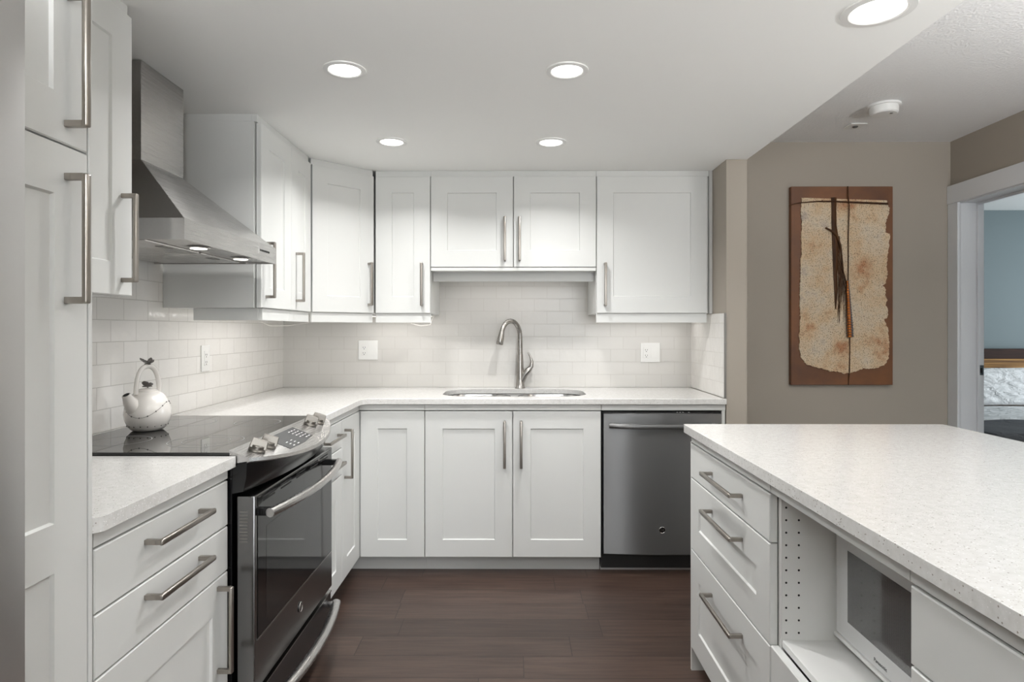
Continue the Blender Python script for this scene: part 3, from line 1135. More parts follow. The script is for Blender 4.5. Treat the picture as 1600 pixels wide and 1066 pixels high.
for kx, ky, rot in ((-0.764, 1.850, 20), (-0.760, 1.922, 20), (-0.768, 2.342, 20), (-0.762, 2.412, 20)):
    k = MB()
    k.lathe([(0.0245, 0.0), (0.0245, 0.005), (0.0215, 0.009), (0.0205, 0.019)], n=32)
    # wedge-shaped grip, thick at the foot
    k.hexa(((-0.0245, -0.0135, 0.010), (0.0245, -0.0135, 0.010), (0.0245, 0.0135, 0.010), (-0.0245, 0.0135, 0.010),
            (-0.0225, -0.0075, 0.036), (0.0225, -0.0075, 0.036), (0.0225, 0.0075, 0.036), (-0.0225, 0.0075, 0.036)))
    Mk = Matrix.Translation(on_panel(kx, ky)) @ Matrix.Rotation(tilt, 4, 'Y') @ Matrix.Rotation(R(rot), 4, 'Z')
    k.bm.transform(Mk)
    obj('knob', k, M_KNOB, cpo, world=True, ang=30, bev=0.002)

# oven door
FX = -0.738
od = obj('door', MB().box(FX - 0.052, FX, SY0 + 0.006, SY1 - 0.006, 0.238, 0.797, 0.004, 2), M_DOORSTEEL, stv, world=True)
gl = obj('glass', MB().box(FX - 0.002, FX + 0.0018, SY0 + 0.024, SY1 - 0.024, 0.385, 0.790, 0.0008), M_OVENGLASS, od, world=True)
obj('inner_window', MB().box(FX + 0.0016, FX + 0.0022, SY0 + 0.085, SY1 - 0.085, 0.425, 0.690), mat('tinted_window', (26, 26, 26), 0.05, spec=0.45), gl, world=True)
obj('window_trim', MB().box(FX - 0.001, FX + 0.003, SY0 + 0.022, SY1 - 0.022, 0.381, 0.3855), M_CHROME, od, world=True)
for g0 in (SY0 + 0.06, SY0 + 0.20, SY0 + 0.34, SY0 + 0.48, SY0 + 0.60):
    for zz in (0.768, 0.779):
        obj('vent_slot', MB().box(FX + 0.0017, FX + 0.0024, g0, g0 + 0.09, zz, zz + 0.005), M_HOLE, gl, world=True)
sv = MB()
for k_ in range(5):
    z_ = 0.742 - k_ * 0.019
    sv.box(FX - 0.043, FX - 0.020, SY0 + 0.0052, SY0 + 0.0062, z_, z_ + 0.0035, 0)
    sv.box(FX - 0.043, FX - 0.020, SY0 + 0.0052, SY0 + 0.0062, z_ + 0.009, z_ + 0.0125, 0)
obj('side_louvres', sv, M_EDGE, od, world=True)
hm = MB()
pts = []
for i in range(25):
    t = -1 + 2 * i / 24
    pts.append((FX + 0.034 + 0.040 * (1 - t * t), SYC + t * 0.352, 0.744))
hm.tube(pts, 0.0135, 14, True, 1.0)
oh = obj('handle', hm, M_STEEL, od, world=True, ang=40)
for s in (-1, 1):
    obj('bracket', MB().box(FX - 0.001, FX + 0.040, SYC + s * 0.335 - 0.011, SYC + s * 0.335 + 0.011, 0.733, 0.755, 0.003, 2), M_BLACK, oh, world=True)
bd = obj('badge', MB().lathe([(0.017, FX - 0.001), (0.017, FX + 0.0025)], (0, SYC, 0.318), 24, 'x'), M_BLACK, od, world=True)
rg_ = MB()
rg_.tube([(FX + 0.0028, SYC + 0.016 * math.cos(a * PI / 12), 0.318 + 0.016 * math.sin(a * PI / 12)) for a in range(25)], 0.0015, 6, False)
obj('ring', rg_, M_CHROME, bd, world=True)
Mtx = Matrix.Translation((FX + 0.0028, SYC, 0.318)) @ Matrix(((0, 0, 1, 0), (1, 0, 0, 0), (0, 1, 0, 0), (0, 0, 0, 1)))
text_obj('lettering', 'GE', 0.017, M_CHROME, bd, Mtx, 0.0003)
# storage drawer
dr = obj('drawer', MB().box(FX - 0.052, FX - 0.004, SY0 + 0.006, SY1 - 0.006, 0.060, 0.216, 0.004, 2), mat('dark_drawer_steel', (70, 70, 72), 0.25, 0.9), stv, world=True)
obj('drawer_edge', MB().box(FX - 0.050, FX - 0.0015, SY0 + 0.006, SY1 - 0.006, 0.2165, 0.2215), M_CHROME, dr, world=True)
hm = MB()
pts = []
for i in range(25):
    t = -1 + 2 * i / 24
    pts.append((FX + 0.022 + 0.036 * (1 - t * t), SYC + t * 0.356, 0.178 - 0.0 * t))
hm.tube(pts, 0.0145, 14, True, 1.25)
for s in (-1, 1):
    hm.box(FX - 0.006, FX + 0.030, SYC + s * 0.338 - 0.010, SYC + s * 0.338 + 0.010, 0.168, 0.188, 0.003, 2)
obj('handle', hm, M_STEEL, dr, world=True, ang=40)

# ------------------------------------------------------------------ hood
HY0, HY1, HX = 1.800, 2.490, -0.952
hd = thing('range_hood', 'stainless steel chimney range hood over the cooktop', 'range hood', (-1.19, 2.148, 1.530))
HB = TILEX + 0.001
CY0, CY1, CX = 2.036, 2.295, -1.217
obj('chimney', MB().box(HB, CX, CY0, CY1, 1.822, SOF - 0.001, 0.0015), M_STEEL, hd, world=True)
obj('canopy', MB().hexa(((HB, HY0 + 0.002, 1.592), (HX - 0.002, HY0 + 0.002, 1.592), (HX - 0.002, HY1 - 0.002, 1.592), (HB, HY1 - 0.002, 1.592),
                         (HB, CY0, 1.822), (CX, CY0, 1.822), (CX, CY1, 1.822), (HB, CY1, 1.822))), M_STEEL, hd, world=True)
bn = MB()
for q in ((HX - 0.004, HX, HY0, HY1), (HB, HX - 0.004, HY0, HY0 + 0.004), (HB, HX - 0.004, HY1 - 0.004, HY1)):
    bn.box(q[0], q[1], q[2], q[3], 1.530, 1.5918)
band = obj('rim_band', bn, M_STEEL, hd, world=True)
und = obj('underside', MB().box(HB, HX - 0.0042, HY0 + 0.0042, HY1 - 0.0042, 1.536, 1.541), M_STEEL, hd, world=True)
for y0, y1 in ((HY0 + 0.03, SYC - 0.005), (SYC + 0.005, HY1 - 0.03)):
    fl2 = obj('filter', MB().box(HB + 0.05, HX - 0.13, y0, y1, 1.531, 1.5362, 0.0015), M_STEEL, und, world=True)
    yc = (y0 + y1) / 2
    obj('latch', MB().box(HX - 0.175, HX - 0.150, yc - 0.03, yc + 0.03, 1.5295, 1.5312), M_EDGE, fl2, world=True)
for yl in (HY0 + 0.21, HY1 - 0.17):
    lh = obj('lamp', MB().lathe([(0.036, 1.5325), (0.034, 1.530), (0.026, 1.530)], (HX - 0.065, yl, 0), 28), M_STEEL, und, world=True)
    obj('lamp_lens', MB().lathe([(0.026, 1.5305), (0.024, 1.5285)], (HX - 0.065, yl, 0), 28), M_HOODLAMP, lh, world=True)
cpn = obj('control_plate', MB().box(HX - 0.0005, HX + 0.0008, 2.322, 2.43, 1.553, 1.580), M_STEEL, band, world=True)
bt = MB()
for k_ in range(5):
    bt.box(HX + 0.0005, HX + 0.002, 2.334 + k_ * 0.0185, 2.347 + k_ * 0.0185, 1.5635, 1.570)
obj('buttons', bt, M_HOLE, cpn, world=True)

# ------------------------------------------------------------------ fridge
fr_ = thing('refrigerator', 'brushed stainless steel fridge beside the tall pantry', 'refrigerator', (-1.07, 0.45, 0))
obj('body', MB().box(-1.42, -0.775, 0.0, 0.908, 0.02, 1.775, 0.004), mat('fridge_side_grey', (120, 120, 120), 0.4, 0.3), fr_, world=True)
fm = MB()
NX = 16
prof = []
for i in range(NX + 1):
    t = -1 + 2 * i / NX
    prof.append((-0.705 + 0.012 * (1 - t * t) - (0.006 if abs(t) == 1 else 0), 0.454 + t * 0.452))
prof = prof + [(-0.774, 0.906), (-0.774, 0.002)]
fm.prism(prof, 0.62, 1.778)
fd = obj('door', fm, M_FRIDGE, fr_, world=True, ang=30)
fm = MB()
fm.prism(prof, 0.05, 0.612)
ff = obj('freezer_drawer', fm, M_FRIDGE, fr_, world=True, ang=30)
obj('handle', MB().tube([(-0.65, 0.09, 0.75), (-0.64, 0.09, 0.80), (-0.64, 0.09, 1.60), (-0.65, 0.09, 1.65)], 0.012, 12)
    .box(-0.70, -0.645, 0.08, 0.10, 0.76, 0.78).box(-0.70, -0.645, 0.08, 0.10, 1.61, 1.63), M_STEEL, fd, world=True)
obj('handle', MB().tube([(-0.64, 0.12, 0.56), (-0.64, 0.79, 0.56)], 0.012, 12)
    .box(-0.70, -0.64, 0.14, 0.16, 0.55, 0.57).box(-0.70, -0.64, 0.75, 0.77, 0.55, 0.57), M_STEEL, ff, world=True)
obj('base_grille', MB().box(-1.40, -0.79, 0.01, 0.90, 0.0, 0.05), M_BLACKMATTE, fr_, world=True)

# ------------------------------------------------------------------ kettle
kt = thing('kettle', 'cream enamel kettle with an arched handle and butterfly ornaments on the cooktop', 'kettle', (-1.272, 2.165, 0.9223))
body = MB().lathe([(0.045, 0.0), (0.054, 0.003), (0.067, 0.016), (0.077, 0.040), (0.0805, 0.062), (0.077, 0.088), (0.068, 0.112),
                   (0.056, 0.130), (0.044, 0.141), (0.034, 0.145)], n=48)
kb = obj('body', body, M_KETTLE, kt, ang=60)
KD = Vector((-0.022, -0.071, 0)).normalized()
sp1 = MB()
path = [KD * d + Vector((0, 0, z)) for d, z in ((0.046, 0.080), (0.066, 0.098), (0.080, 0.116), (0.088, 0.130), (0.093, 0.139))]
sp1.tube(path, [0.034, 0.029, 0.022, 0.0165, 0.0145], 20, True)
so = obj('spout', sp1, M_KETTLE, kt, ang=60)
tip = path[-1]
td = (path[-1] - path[-2]).normalized()
obj('spout_mouth', MB().tube([tip - td * 0.001, tip + td * 0.0004], 0.0112, 20), M_HOLE, so)
hn = MB()
pts = []
for i in range(19):
    a = PI * i / 18
    c_ = math.cos(a)
    pts.append(KD * (0.052 * math.copysign(abs(c_) ** 0.8, c_)) + Vector((0, 0, 0.136 + 0.101 * math.sin(a) ** 0.9)))
hn.tube(pts, 0.0095, 12, True, 0.8)
hno = obj('handle', hn, M_KETTLE, kt, ang=60)
lid = obj('lid', MB().lathe([(0.036, 0.1435), (0.036, 0.147), (0.028, 0.153), (0.012, 0.156), (0.006, 0.157)], n=36), M_KETTLE, kt, ang=50)


def butterfly(c, s, yaw):
    mb = MB()
    mb.tube([(0, -0.011 * s, 0), (0, -0.004 * s, 0.001), (0, 0.006 * s, 0.001), (0, 0.013 * s, 0)], [0.001 * s, 0.0022 * s, 0.0022 * s, 0.001 * s], 8)
    for sd in (-1, 1):
        for outline, lift in (([(0.0005, -0.002), (0.004, 0.010), (0.012, 0.014), (0.016, 0.009), (0.012, -0.002)], 0.8),
                              ([(0.0005, 0.002), (0.010, 0.001), (0.013, -0.007), (0.008, -0.013), (0.003, -0.009)], 0.65)):
            lo = [(sd * x * s * 0.8, y * s, abs(x) * s * lift) for x, y in outline]
            hi = [(p[0], p[1], p[2] + 0.0014 * s) for p in lo]
            mb.rings([lo, hi])
    mb.bm.transform(Matrix.Translation(c) @ Matrix.Rotation(yaw, 4, 'Z'))
    return mb


obj('butterfly_ornament', butterfly((0, 0, 0.245), 1.7, R(60)), M_KETTLEDARK, hno, ang=40)
obj('butterfly_knob', butterfly((0.002, -0.004, 0.162), 1.4, R(120)).lathe([(0.003, 0.155), (0.003, 0.163)], n=10), M_KETTLEDARK, lid, ang=40)


def body_r(z):
    pr = [(0.045, 0.0), (0.054, 0.003), (0.067, 0.016), (0.077, 0.040), (0.0805, 0.062), (0.077, 0.088), (0.068, 0.112), (0.056, 0.130), (0.044, 0.141)]
    for (r0, z0), (r1, z1) in zip(pr[:-1], pr[1:]):
        if z0 <= z <= z1:
            return r0 + (r1 - r0) * (z - z0) / (z1 - z0)
    return 0.04


dt = MB()
wave = []
for i in range(73):
    a = 2 * PI * i / 72
    z_ = 0.080 + 0.026 * math.cos(a * 2 - R(20))
    r_ = body_r(z_) + 0.0004
    wave.append((r_ * math.cos(a), r_ * math.sin(a), z_))
    if i % 4 == 0 and i < 72:
        dt.lathe([(0.0001, -0.0030), (0.0030, 0), (0.0001, 0.0030)], wave[-1], 8)
dt.tube(wave, 0.0006, 5, False)
for i in range(18):
    a = 2 * PI * i / 18
    z_ = 0.020
    r_ = body_r(z_) + 0.0003
    dt.lathe([(0.0001, -0.0028), (0.0028, 0), (0.0001, 0.0028)], (r_ * math.cos(a), r_ * math.sin(a), z_), 8)
obj('dotted_line', dt, M_DOT, kb)

kt.scale = (0.91, 0.91, 0.93)

# ------------------------------------------------------------------ faucet
fc = thing('faucet', 'brushed pull-down kitchen faucet with a high arched spout behind the sink', 'faucet', (0.030, 3.815, CT))
obj('base', MB().lathe([(0.031, 0.0), (0.031, 0.004), (0.0265, 0.010), (0.0235, 0.06), (0.020, 0.16), (0.0175, 0.205)], n=28), M_FAUCET, fc, ang=50)
SD = Vector((-0.83, -0.56, 0)).normalized()
pts = [Vector((0, 0, 0.200)), Vector((0, 0, 0.25))]
for i in range(1, 15):
    a = PI * 0.88 * i / 14
    pts.append(SD * (0.068 * (1 - math.cos(a))) + Vector((0, 0, 0.31 + 0.098 * math.sin(a))))
spt = obj('spout', MB().tube(pts, [0.0165, 0.0155] + [0.0140] * 14, 16), M_FAUCET, fc, ang=50)
e0 = pts[-1]
ed = (pts[-1] - pts[-2]).normalized()
ed = (ed + Vector((0, 0, -0.6))).normalized()
obj('spray_head', MB().tube([e0, e0 + ed * 0.012, e0 + ed * 0.045, e0 + ed * 0.078, e0 + ed * 0.082], [0.0142, 0.0158, 0.0195, 0.0205, 0.0175], 20), M_FAUCET, spt, ang=45)
HDv = Vector((0.98, -0.1, 0)).normalized()
obj('handle_stem', MB().tube([Vector((0, 0, 0.045)) + HDv * 0.008, Vector((0, 0, 0.085)) + HDv * 0.028, Vector((0, 0, 0.112)) + HDv * 0.052, Vector((0, 0, 0.122)) + HDv * 0.062],
                             [0.021, 0.020, 0.0185, 0.015], 16), M_FAUCET, fc, ang=50)
obj('lever', MB().tube([Vector((0, 0, 0.112)) + HDv * 0.052, Vector((0, 0, 0.135)) + HDv * 0.069, Vector((0, 0, 0.162)) + HDv * 0.072, Vector((0, 0, 0.19)) + HDv * 0.063, Vector((0, 0, 0.218)) + HDv * 0.050],
                       [0.015, 0.0135, 0.0095, 0.006, 0.0042], 14, True, 0.75), M_FAUCET, fc, ang=50)

# ------------------------------------------------------------------ outlets on the tiles


def outlet(label, loc, rz, double=True):
    r = thing('outlet_plate', label, 'outlet', loc, rz, 'outlet plates on the tiles')
    hw = 0.060 if double else 0.038
    pl = obj('cover_plate', MB().box(-hw, hw, -0.006, -0.0003, -0.060, 0.060, 0.002, 2), M_PLASTIC, r)
    gx = -0.024 if double else 0.0
    rc = obj('receptacle', MB().box(gx - 0.017, gx + 0.017, -0.008, -0.0055, -0.034, 0.034, 0.001), M_PLASTIC, r)
    s = MB()
    for z in (0.016, -0.018):
        s.box(gx - 0.0075, gx - 0.0050, -0.0083, -0.0075, z - 0.0035, z + 0.0045)
        s.box(gx + 0.0050, gx + 0.0075, -0.0083, -0.0075, z - 0.0035, z + 0.0045)
        s.lathe([(0.0028, -0.0083), (0.0028, -0.0075)], (gx, 0, z - 0.0095), 10, 'y')
    obj('slots', s, M_SLOT, rc)
    if double:
        obj('rocker_switch', MB().hexa(((0.008, -0.0095, -0.033), (0.040, -0.0095, -0.033), (0.040, -0.005, -0.033), (0.008, -0.005, -0.033),
                                        (0.008, -0.0065, 0.033), (0.040, -0.0065, 0.033), (0.040, -0.005, 0.033), (0.008, -0.005, 0.033))), M_PLASTIC, r)
    return r


outlet('white double plate with outlet and switch on the back tiles below the corner cabinets', (-0.910, TILEY, 1.143), 0)
outlet('white double plate with outlet and switch on the tiles above the dishwasher', (0.833, TILEY, 1.128), 0)
outlet('white single outlet plate on the side tiles beyond the range', (TILEX, 2.895, 1.137), R(90), False)

# ------------------------------------------------------------------ recessed ceiling lights


DL = thing('recessed_light', 'recessed ceiling light closest to the range hood', 'ceiling light', (-0.577, 2.119, SOF), 0, 'recessed ceiling lights')
obj('trim_ring', MB().lathe([(0.072, -0.0005), (0.071, -0.004), (0.056, -0.006), (0.052, -0.003), (0.052, -0.0005)], n=40, cap0=False, cap1=False), M_PLASTIC, DL)
obj('lens', MB().lathe([(0.052, -0.0008), (0.052, -0.0035), (0.03, -0.0045)], n=40), M_LAMP, DL)


def spot_area(name, parent, z, size, power, color, spread=140):
    d = bpy.data.lights.new(name, 'AREA')
    d.shape = 'DISK'
    d.size = size
    d.energy = power
    d.color = color
    d.spread = R(spread)
    o = bpy.data.objects.new(name, d)
    COL.objects.link(o)
    o.parent = parent
    o.location = (0, 0, z)
    return o


WARM = (1.0, 0.992, 0.98)
spot_area('downlight_glow', DL, -0.012, 0.10, 7.2, WARM)
for lab, x, y in (('recessed ceiling light out from the sink, farther from the hood', 0.176, 2.130),
                  ('recessed ceiling light close to the angled corner cabinet', -0.578, 2.933),
                  ('recessed ceiling light close to the short cabinet above the faucet', 0.168, 2.943)):
    c = copy_tree(DL)
    c.location = (x, y, SOF)
    c['label'] = lab
c = copy_tree(DL)
c.location = (0.999, 1.732, SOF)
c.scale = (1.32, 1.32, 1.0)
for ch in c.children:
    if ch.type == 'LIGHT':                      # this one shines less on the slab right below it
        ch.data = ch.data.copy()
        ch.data.energy = 2.0
c['label'] = 'recessed ceiling light over the island, the largest one'

# led strips under the wall units


def led(label, loc, rz, length, power):
    t = thing('under_cabinet_light', label, 'led strip', loc, rz, 'led strips under the wall cabinets')
    h = obj('housing', MB().box(-length / 2, length / 2, -0.012, 0.012, -0.010, -0.0005, 0.001), M_PLASTIC, t)
    obj('lens', MB().box(-length / 2 + 0.004, length / 2 - 0.004, -0.009, 0.009, -0.0125, -0.0098), M_LED, h)
    d = bpy.data.lights.new('led_glow', 'AREA')
    d.shape = 'RECTANGLE'
    d.size = length
    d.size_y = 0.015
    d.energy = power
    d.color = (1.0, 0.97, 0.945)
    o = bpy.data.objects.new('led_glow', d)
    COL.objects.link(o)
    o.parent = t
    o.location = (0, 0, -0.016)
    return t


led('slim led strip under the hood-side and narrow upper cabinets', (-1.24, 3.02, U0), R(90), 0.62, 0.9)
led('slim led strip under the slim upper cabinet beside the corner', (-0.70, 3.72, U0), 0, 0.42, 0.72)
led('slim led strip under the wide upper cabinet by the wall end', (0.765, 3.72, U0), 0, 0.52, 0.6)
led('slim led strip under the short cabinet above the faucet', (-0.01, 3.70, 1.612), 0, 0.70, 0.6)


def cord(label, pts):
    return single('power_cord', MB().tube(pts, 0.0022, 6), M_CORD, label, 'cord', 'cords under the wall cabinets')


cord('thin white cord drooping below the angled corner cabinet', [(-1.36, 3.32, 1.357), (-1.37, 3.35, 1.315), (-1.34, 3.42, 1.288), (-1.27, 3.52, 1.292), (-1.19, 3.60, 1.308), (-1.16, 3.64, 1.357)])
cord('thin white cord drooping below the slim upper cabinet', [(-0.64, 3.80, 1.357), (-0.63, 3.80, 1.306), (-0.57, 3.79, 1.292), (-0.51, 3.77, 1.300), (-0.485, 3.75, 1.357)])

# ------------------------------------------------------------------ hall: detector, sensor plate, art
sd_ = thing('smoke_detector', 'round white smoke detector on the textured hall ceiling', 'smoke detector', (1.905, 3.250, HALL))
obj('base', MB().lathe([(0.078, -0.0005), (0.078, -0.010), (0.074, -0.012)], n=36), M_PLASTIC, sd_)
obj('cover', MB().lathe([(0.066, -0.0115), (0.068, -0.020), (0.066, -0.044), (0.058, -0.050), (0.03, -0.052)], n=36), M_PLASTIC, sd_)
obj('test_button', MB().lathe([(0.008, -0.0505), (0.007, -0.054)], (0.02, -0.03, 0), 16), M_EDGE, sd_)
snp = thing('ceiling_sensor', 'small square white sensor plate on the textured hall ceiling', 'sensor', (1.930, 3.570, HALL))
obj('plate', MB().box(-0.045, 0.045, -0.045, 0.045, -0.008, -0.0005, 0.003, 2), M_PLASTIC, snp)
obj('sensor_eye', MB().lathe([(0.016, -0.0075), (0.012, -0.014), (0.005, -0.016)], n=20), M_EDGE, snp)

AX0, AX1, AZ0, AZ1 = 1.692, 2.314, 0.930, 2.147
AW, AH = AX1 - AX0, AZ1 - AZ0
art = thing('wall_art', 'tall rust brown panel with bark paper and a hanging fibre bundle on the hall wall', 'wall art', ((AX0 + AX1) / 2, WALLY - 0.002, AZ0))
AF = WALLY - 0.036


def ap(u, v, out=0.0):
    """point on the panel: u across, v down, both 0..1; out in metres in front of the panel"""
    return (AX0 + u * AW, AF - out, AZ1 - v * AH)


obj('panel', MB().box(AX0, AX1, AF, WALLY - 0.002, AZ0, AZ1, 0.002), M_RUST, art, world=True)
key = [(0.095, 0.058), (0.94, 0.072), (0.93, 0.09), (0.962, 0.108), (0.945, 0.15), (0.922, 0.19), (0.92, 0.235), (0.963, 0.24),
       (0.955, 0.30), (0.94, 0.35), (0.93, 0.40), (0.94, 0.43), (0.925, 0.485), (0.888, 0.50), (0.925, 0.52), (0.915, 0.55), (0.935, 0.57), (0.92, 0.60),
       (0.942, 0.62), (0.94, 0.66), (0.905, 0.67), (0.94, 0.71), (0.955, 0.79), (0.95, 0.865), (0.905, 0.90), (0.85, 0.912), (0.78, 0.918), (0.70, 0.918),
       (0.64, 0.928), (0.58, 0.938), (0.52, 0.942), (0.46, 0.932), (0.38, 0.932), (0.32, 0.920), (0.23, 0.912), (0.15, 0.897), (0.09, 0.863), (0.075, 0.82),
       (0.075, 0.75), (0.085, 0.66), (0.078, 0.60), (0.08, 0.52), (0.088, 0.45), (0.085, 0.38), (0.10, 0.33), (0.09, 0.27), (0.10, 0.20), (0.092, 0.13)]
random.seed(11)
outl = []
for i, (u, v) in enumerate(key):
    u2, v2 = key[(i + 1) % len(key)]
    n_ = max(1, int(math.hypot((u2 - u) * AW, (v2 - v) * AH) / 0.008))
    top_edge = i == 0
    for k in range(n_):
        t = k / n_
        j = 0.0 if top_edge else 0.0035
        outl.append(((u + (u2 - u) * t) * AW + random.uniform(-j, j), -(v + (v2 - v) * t) * AH + random.uniform(-j, j)))
pm = MB().prism(outl, 0.0, 0.008)
pm.bm.transform(Matrix.Translation((AX0, AF - 0.0005, AZ1)) @ Matrix.Rotation(R(90), 4, 'X'))
pap = obj('bark_paper', pm, M_PAPER, art, world=True)
tw = MB()
tw.tube([ap(-0.045, 0.103, 0.030), ap(0.02, 0.09, 0.024), ap(0.10, 0.084, 0.018), ap(0.25, 0.078, 0.016), ap(0.40, 0.078, 0.016), ap(0.60, 0.083, 0.016), ap(0.80, 0.087, 0.016), ap(0.935, 0.09, 0.016)],
        [0.0015, 0.0020, 0.003, 0.0042, 0.005, 0.0058, 0.006, 0.006], 8)
tw.lathe([(0.0005, -0.007), (0.006, 0.0), (0.0005, 0.007)], ap(0.29, 0.077, 0.018), 8)
obj('twig', tw, M_TWIG, art, world=True, ang=50)
obj('cord', MB().tube([ap(0.555, 0.0, 0.002), ap(0.548, 0.05, 0.012), ap(0.55, 0.10, 0.024), ap(0.547, 0.25, 0.018), ap(0.55, 0.40, 0.014), ap(0.545, 0.48, 0.018)], 0.0032, 8)
    .tube([ap(0.563, 0.758, 0.016), ap(0.565, 0.83, 0.013), ap(0.562, 0.93, 0.013), ap(0.56, 0.97, 0.006), ap(0.56, 1.0, 0.003)], 0.003, 8), M_TWIG, art, world=True, ang=50)
bk = MB()
prev = None
strip = [(0.385, 0.435, 0.058), (0.388, 0.432, 0.12), (0.388, 0.435, 0.20), (0.394, 0.46, 0.28), (0.40, 0.45, 0.36), (0.405, 0.44, 0.44), (0.415, 0.445, 0.52), (0.418, 0.438, 0.57), (0.424, 0.43, 0.618)]
bk.rings([[ap(a, v, 0.009), ap(a, v, 0.015), ap((a + b) / 2, v, 0.019), ap(b, v, 0.015), ap(b, v, 0.009)] for a, b, v in strip])
obj('bark_strip', bk, M_FIBRE, art, world=True)
fb = MB()
fb.tube([ap(0.325, 0.21, 0.014), ap(0.38, 0.226, 0.02), ap(0.43, 0.25, 0.024), ap(0.465, 0.30, 0.024), ap(0.48, 0.36, 0.022), ap(0.495, 0.43, 0.02), ap(0.525, 0.49, 0.02), ap(0.535, 0.52, 0.02)],
        [0.005, 0.0065, 0.007, 0.006, 0.005, 0.0045, 0.005, 0.006], 8)
random.seed(5)
for k in range(16):
    a = random.uniform(0.42, 0.47)
    b = random.uniform(0.46, 0.535)
    e_ = random.uniform(0.58, 0.69)
    fb.tube([ap(a, random.uniform(0.25, 0.33), 0.016), ap((a + b) / 2 + random.uniform(-0.01, 0.01), 0.42, 0.018), ap(b - random.uniform(0, 0.02), 0.52, 0.017), ap(b - random.uniform(0, 0.03), e_, 0.013)],
            [0.0014, 0.0016, 0.0014, 0.0006], 5)
obj('fibre_bundle', fb, M_FIBRE, art, world=True, ang=50)
wr = MB()
for k in range(22):
    t = k / 22
    u_, v_ = 0.533 + 0.028 * t, 0.475 + 0.285 * t
    rr_ = 0.010 + 0.010 * min(1, t * 1.3)
    c0 = Vector(ap(u_, v_, 0.022))
    c1 = Vector(ap(u_ + 0.0012, v_ + 0.0125, 0.022))
    wr.tube([c0, (c0 + c1) / 2, c1], [rr_ * 0.88, rr_, rr_ * 0.88], 14)
wro = obj('wrapped_stick', wr, M_SLATE, art, world=True, ang=50)
wc_ = MB()
for k in range(22):
    t = k / 22
    u_, v_ = 0.533 + 0.028 * t - 0.010 - 0.004 * t, 0.477 + 0.285 * t
    rr_ = 0.007 + 0.006 * min(1, t * 1.3)
    c0 = Vector(ap(u_, v_, 0.034))
    c1 = Vector(ap(u_ + 0.001, v_ + 0.011, 0.034))
    wc_.tube([c0, (c0 + c1) / 2, c1], [rr_ * 0.8, rr_, rr_ * 0.8], 12)
obj('copper_winding', wc_, M_COPPER, wro, world=True, ang=50)

# ------------------------------------------------------------------ bedroom seen through the doorway
bed = thing('bed', 'bed with white linen and a charcoal blanket in the bedroom', 'bed', (4.0, 5.0, 0))
BX0, BX1 = 3.04, 4.95
obj('headboard', MB().box(BX0 - 0.05, BX1 + 0.05, 6.02, 6.10, 0.2, 1.085, 0.006, 2), M_HEADDARK, bed, world=True)
obj('headboard_band', MB().box(BX0 - 0.03, BX1 + 0.03, 5.995, 6.0195, 0.72, 0.99, 0.003), M_HEADBAND, bed, world=True)
obj('frame', MB().box(BX0, BX1, 3.98, 6.02, 0.08, 0.30, 0.01), M_HEADDARK, bed, world=True)
for fx in (BX0 + 0.06, BX1 - 0.06):
    for fy in (4.04, 5.94):
        obj('leg', MB().box(fx - 0.03, fx + 0.03, fy - 0.03, fy + 0.03, 0, 0.085), M_HEADDARK, bed, world=True)


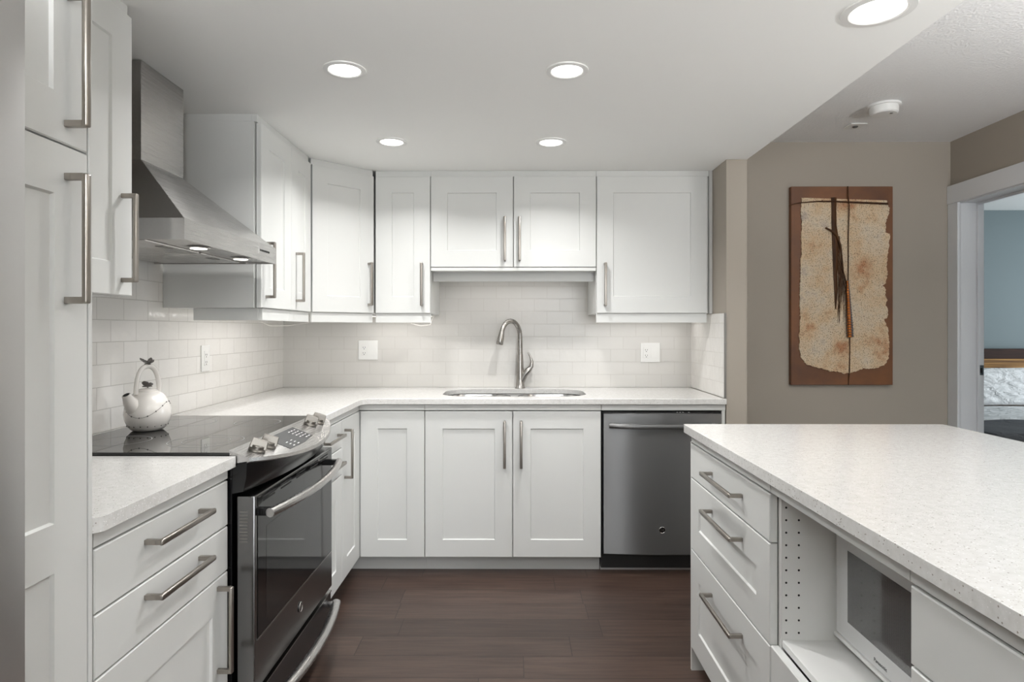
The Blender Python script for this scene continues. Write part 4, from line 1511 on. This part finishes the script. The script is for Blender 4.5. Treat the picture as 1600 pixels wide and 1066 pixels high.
def soft_slab(x0, x1, y0, y1, z0, z1, amp, nx=40, ny=40, seed=1):
    random.seed(seed)
    ph = [(random.uniform(4, 16), random.uniform(4, 16), random.uniform(0, 6), random.uniform(0.4, 1)) for _ in range(7)]
    mb = MB()
    rings = []
    for j in range(ny + 1):
        row = []
        y = y0 + (y1 - y0) * j / ny
        for i in range(nx + 1):
            x = x0 + (x1 - x0) * i / nx
            e1 = min(1, min(x - x0, x1 - x) / 0.06, min(y - y0, y1 - y) / 0.06)
            z = z1 - 0.05 * (1 - e1) ** 2 + amp * sum(w * math.sin(a * x + b * y + c) for a, b, c, w in ph) / 4 * (0.4 + 0.6 * e1)
            row.append((x, y, z))
        rings.append([(x0, y, z0)] + row + [(x1, y, z0)])
    mb.rings(rings, False, False, closed=False)
    mb.bm.faces.new([mb.bm.verts.new(p) for p in rings[0]])
    mb.bm.faces.new([mb.bm.verts.new(p) for p in rings[-1]])
    bmesh.ops.remove_doubles(mb.bm, verts=mb.bm.verts, dist=0.0001)
    return mb


obj('mattress', soft_slab(BX0 + 0.01, BX1 - 0.01, 4.0, 5.99, 0.30, 0.575, 0.004), M_LINEN, bed, world=True)
obj('sheet_fold', soft_slab(BX0 - 0.005, BX1 + 0.005, 4.62, 5.35, 0.40, 0.615, 0.012, seed=4), M_LINEN, bed, world=True)
obj('blanket', soft_slab(BX0 - 0.015, BX1 + 0.015, 3.965, 4.72, 0.25, 0.600, 0.010, seed=8), M_BLANKET, bed, world=True)


def pillow(label, cx):
    mb = MB()
    n = 26
    W_, H_ = 0.74, 0.35
    front_, back_ = [], []
    random.seed(int(cx * 10))
    ph = [(random.uniform(8, 30), random.uniform(8, 30), random.uniform(0, 6)) for _ in range(8)]
    for side, store in ((1, front_), (-1, back_)):
        for j in range(n + 1):
            row = []
            for i in range(n + 1):
                u = -1 + 2 * i / n
                v = -1 + 2 * j / n
                th = 0.07 * ((1 - u ** 4) * (1 - v ** 4)) ** 0.5
                wr_ = 0.007 * sum(math.sin(a * u + b * v + c) for a, b, c in ph) / 2.5 * (1 - max(abs(u), abs(v)) ** 6)
                cor_ = 1 + 0.05 * (u * u * v * v)
                row.append((u * W_ / 2 * cor_, -side * (th + wr_ * (1 if side > 0 else 0)), v * H_ / 2 * cor_))
            store.append(row)
    mb.rings(front_, False, False, closed=False)
    mb.rings(back_, False, False, closed=False)
    bmesh.ops.remove_doubles(mb.bm, verts=mb.bm.verts, dist=0.0006)
    mb.bm.transform(Matrix.Translation((cx, 5.75, 0.752)) @ Matrix.Rotation(R(-22), 4, 'X'))
    return single('pillow', mb, M_LINEN, label, 'pillow', ang=70)


pillow('crumpled white pillow leaning on the bed headboard', 4.45)

bpy.context.view_layer.update()
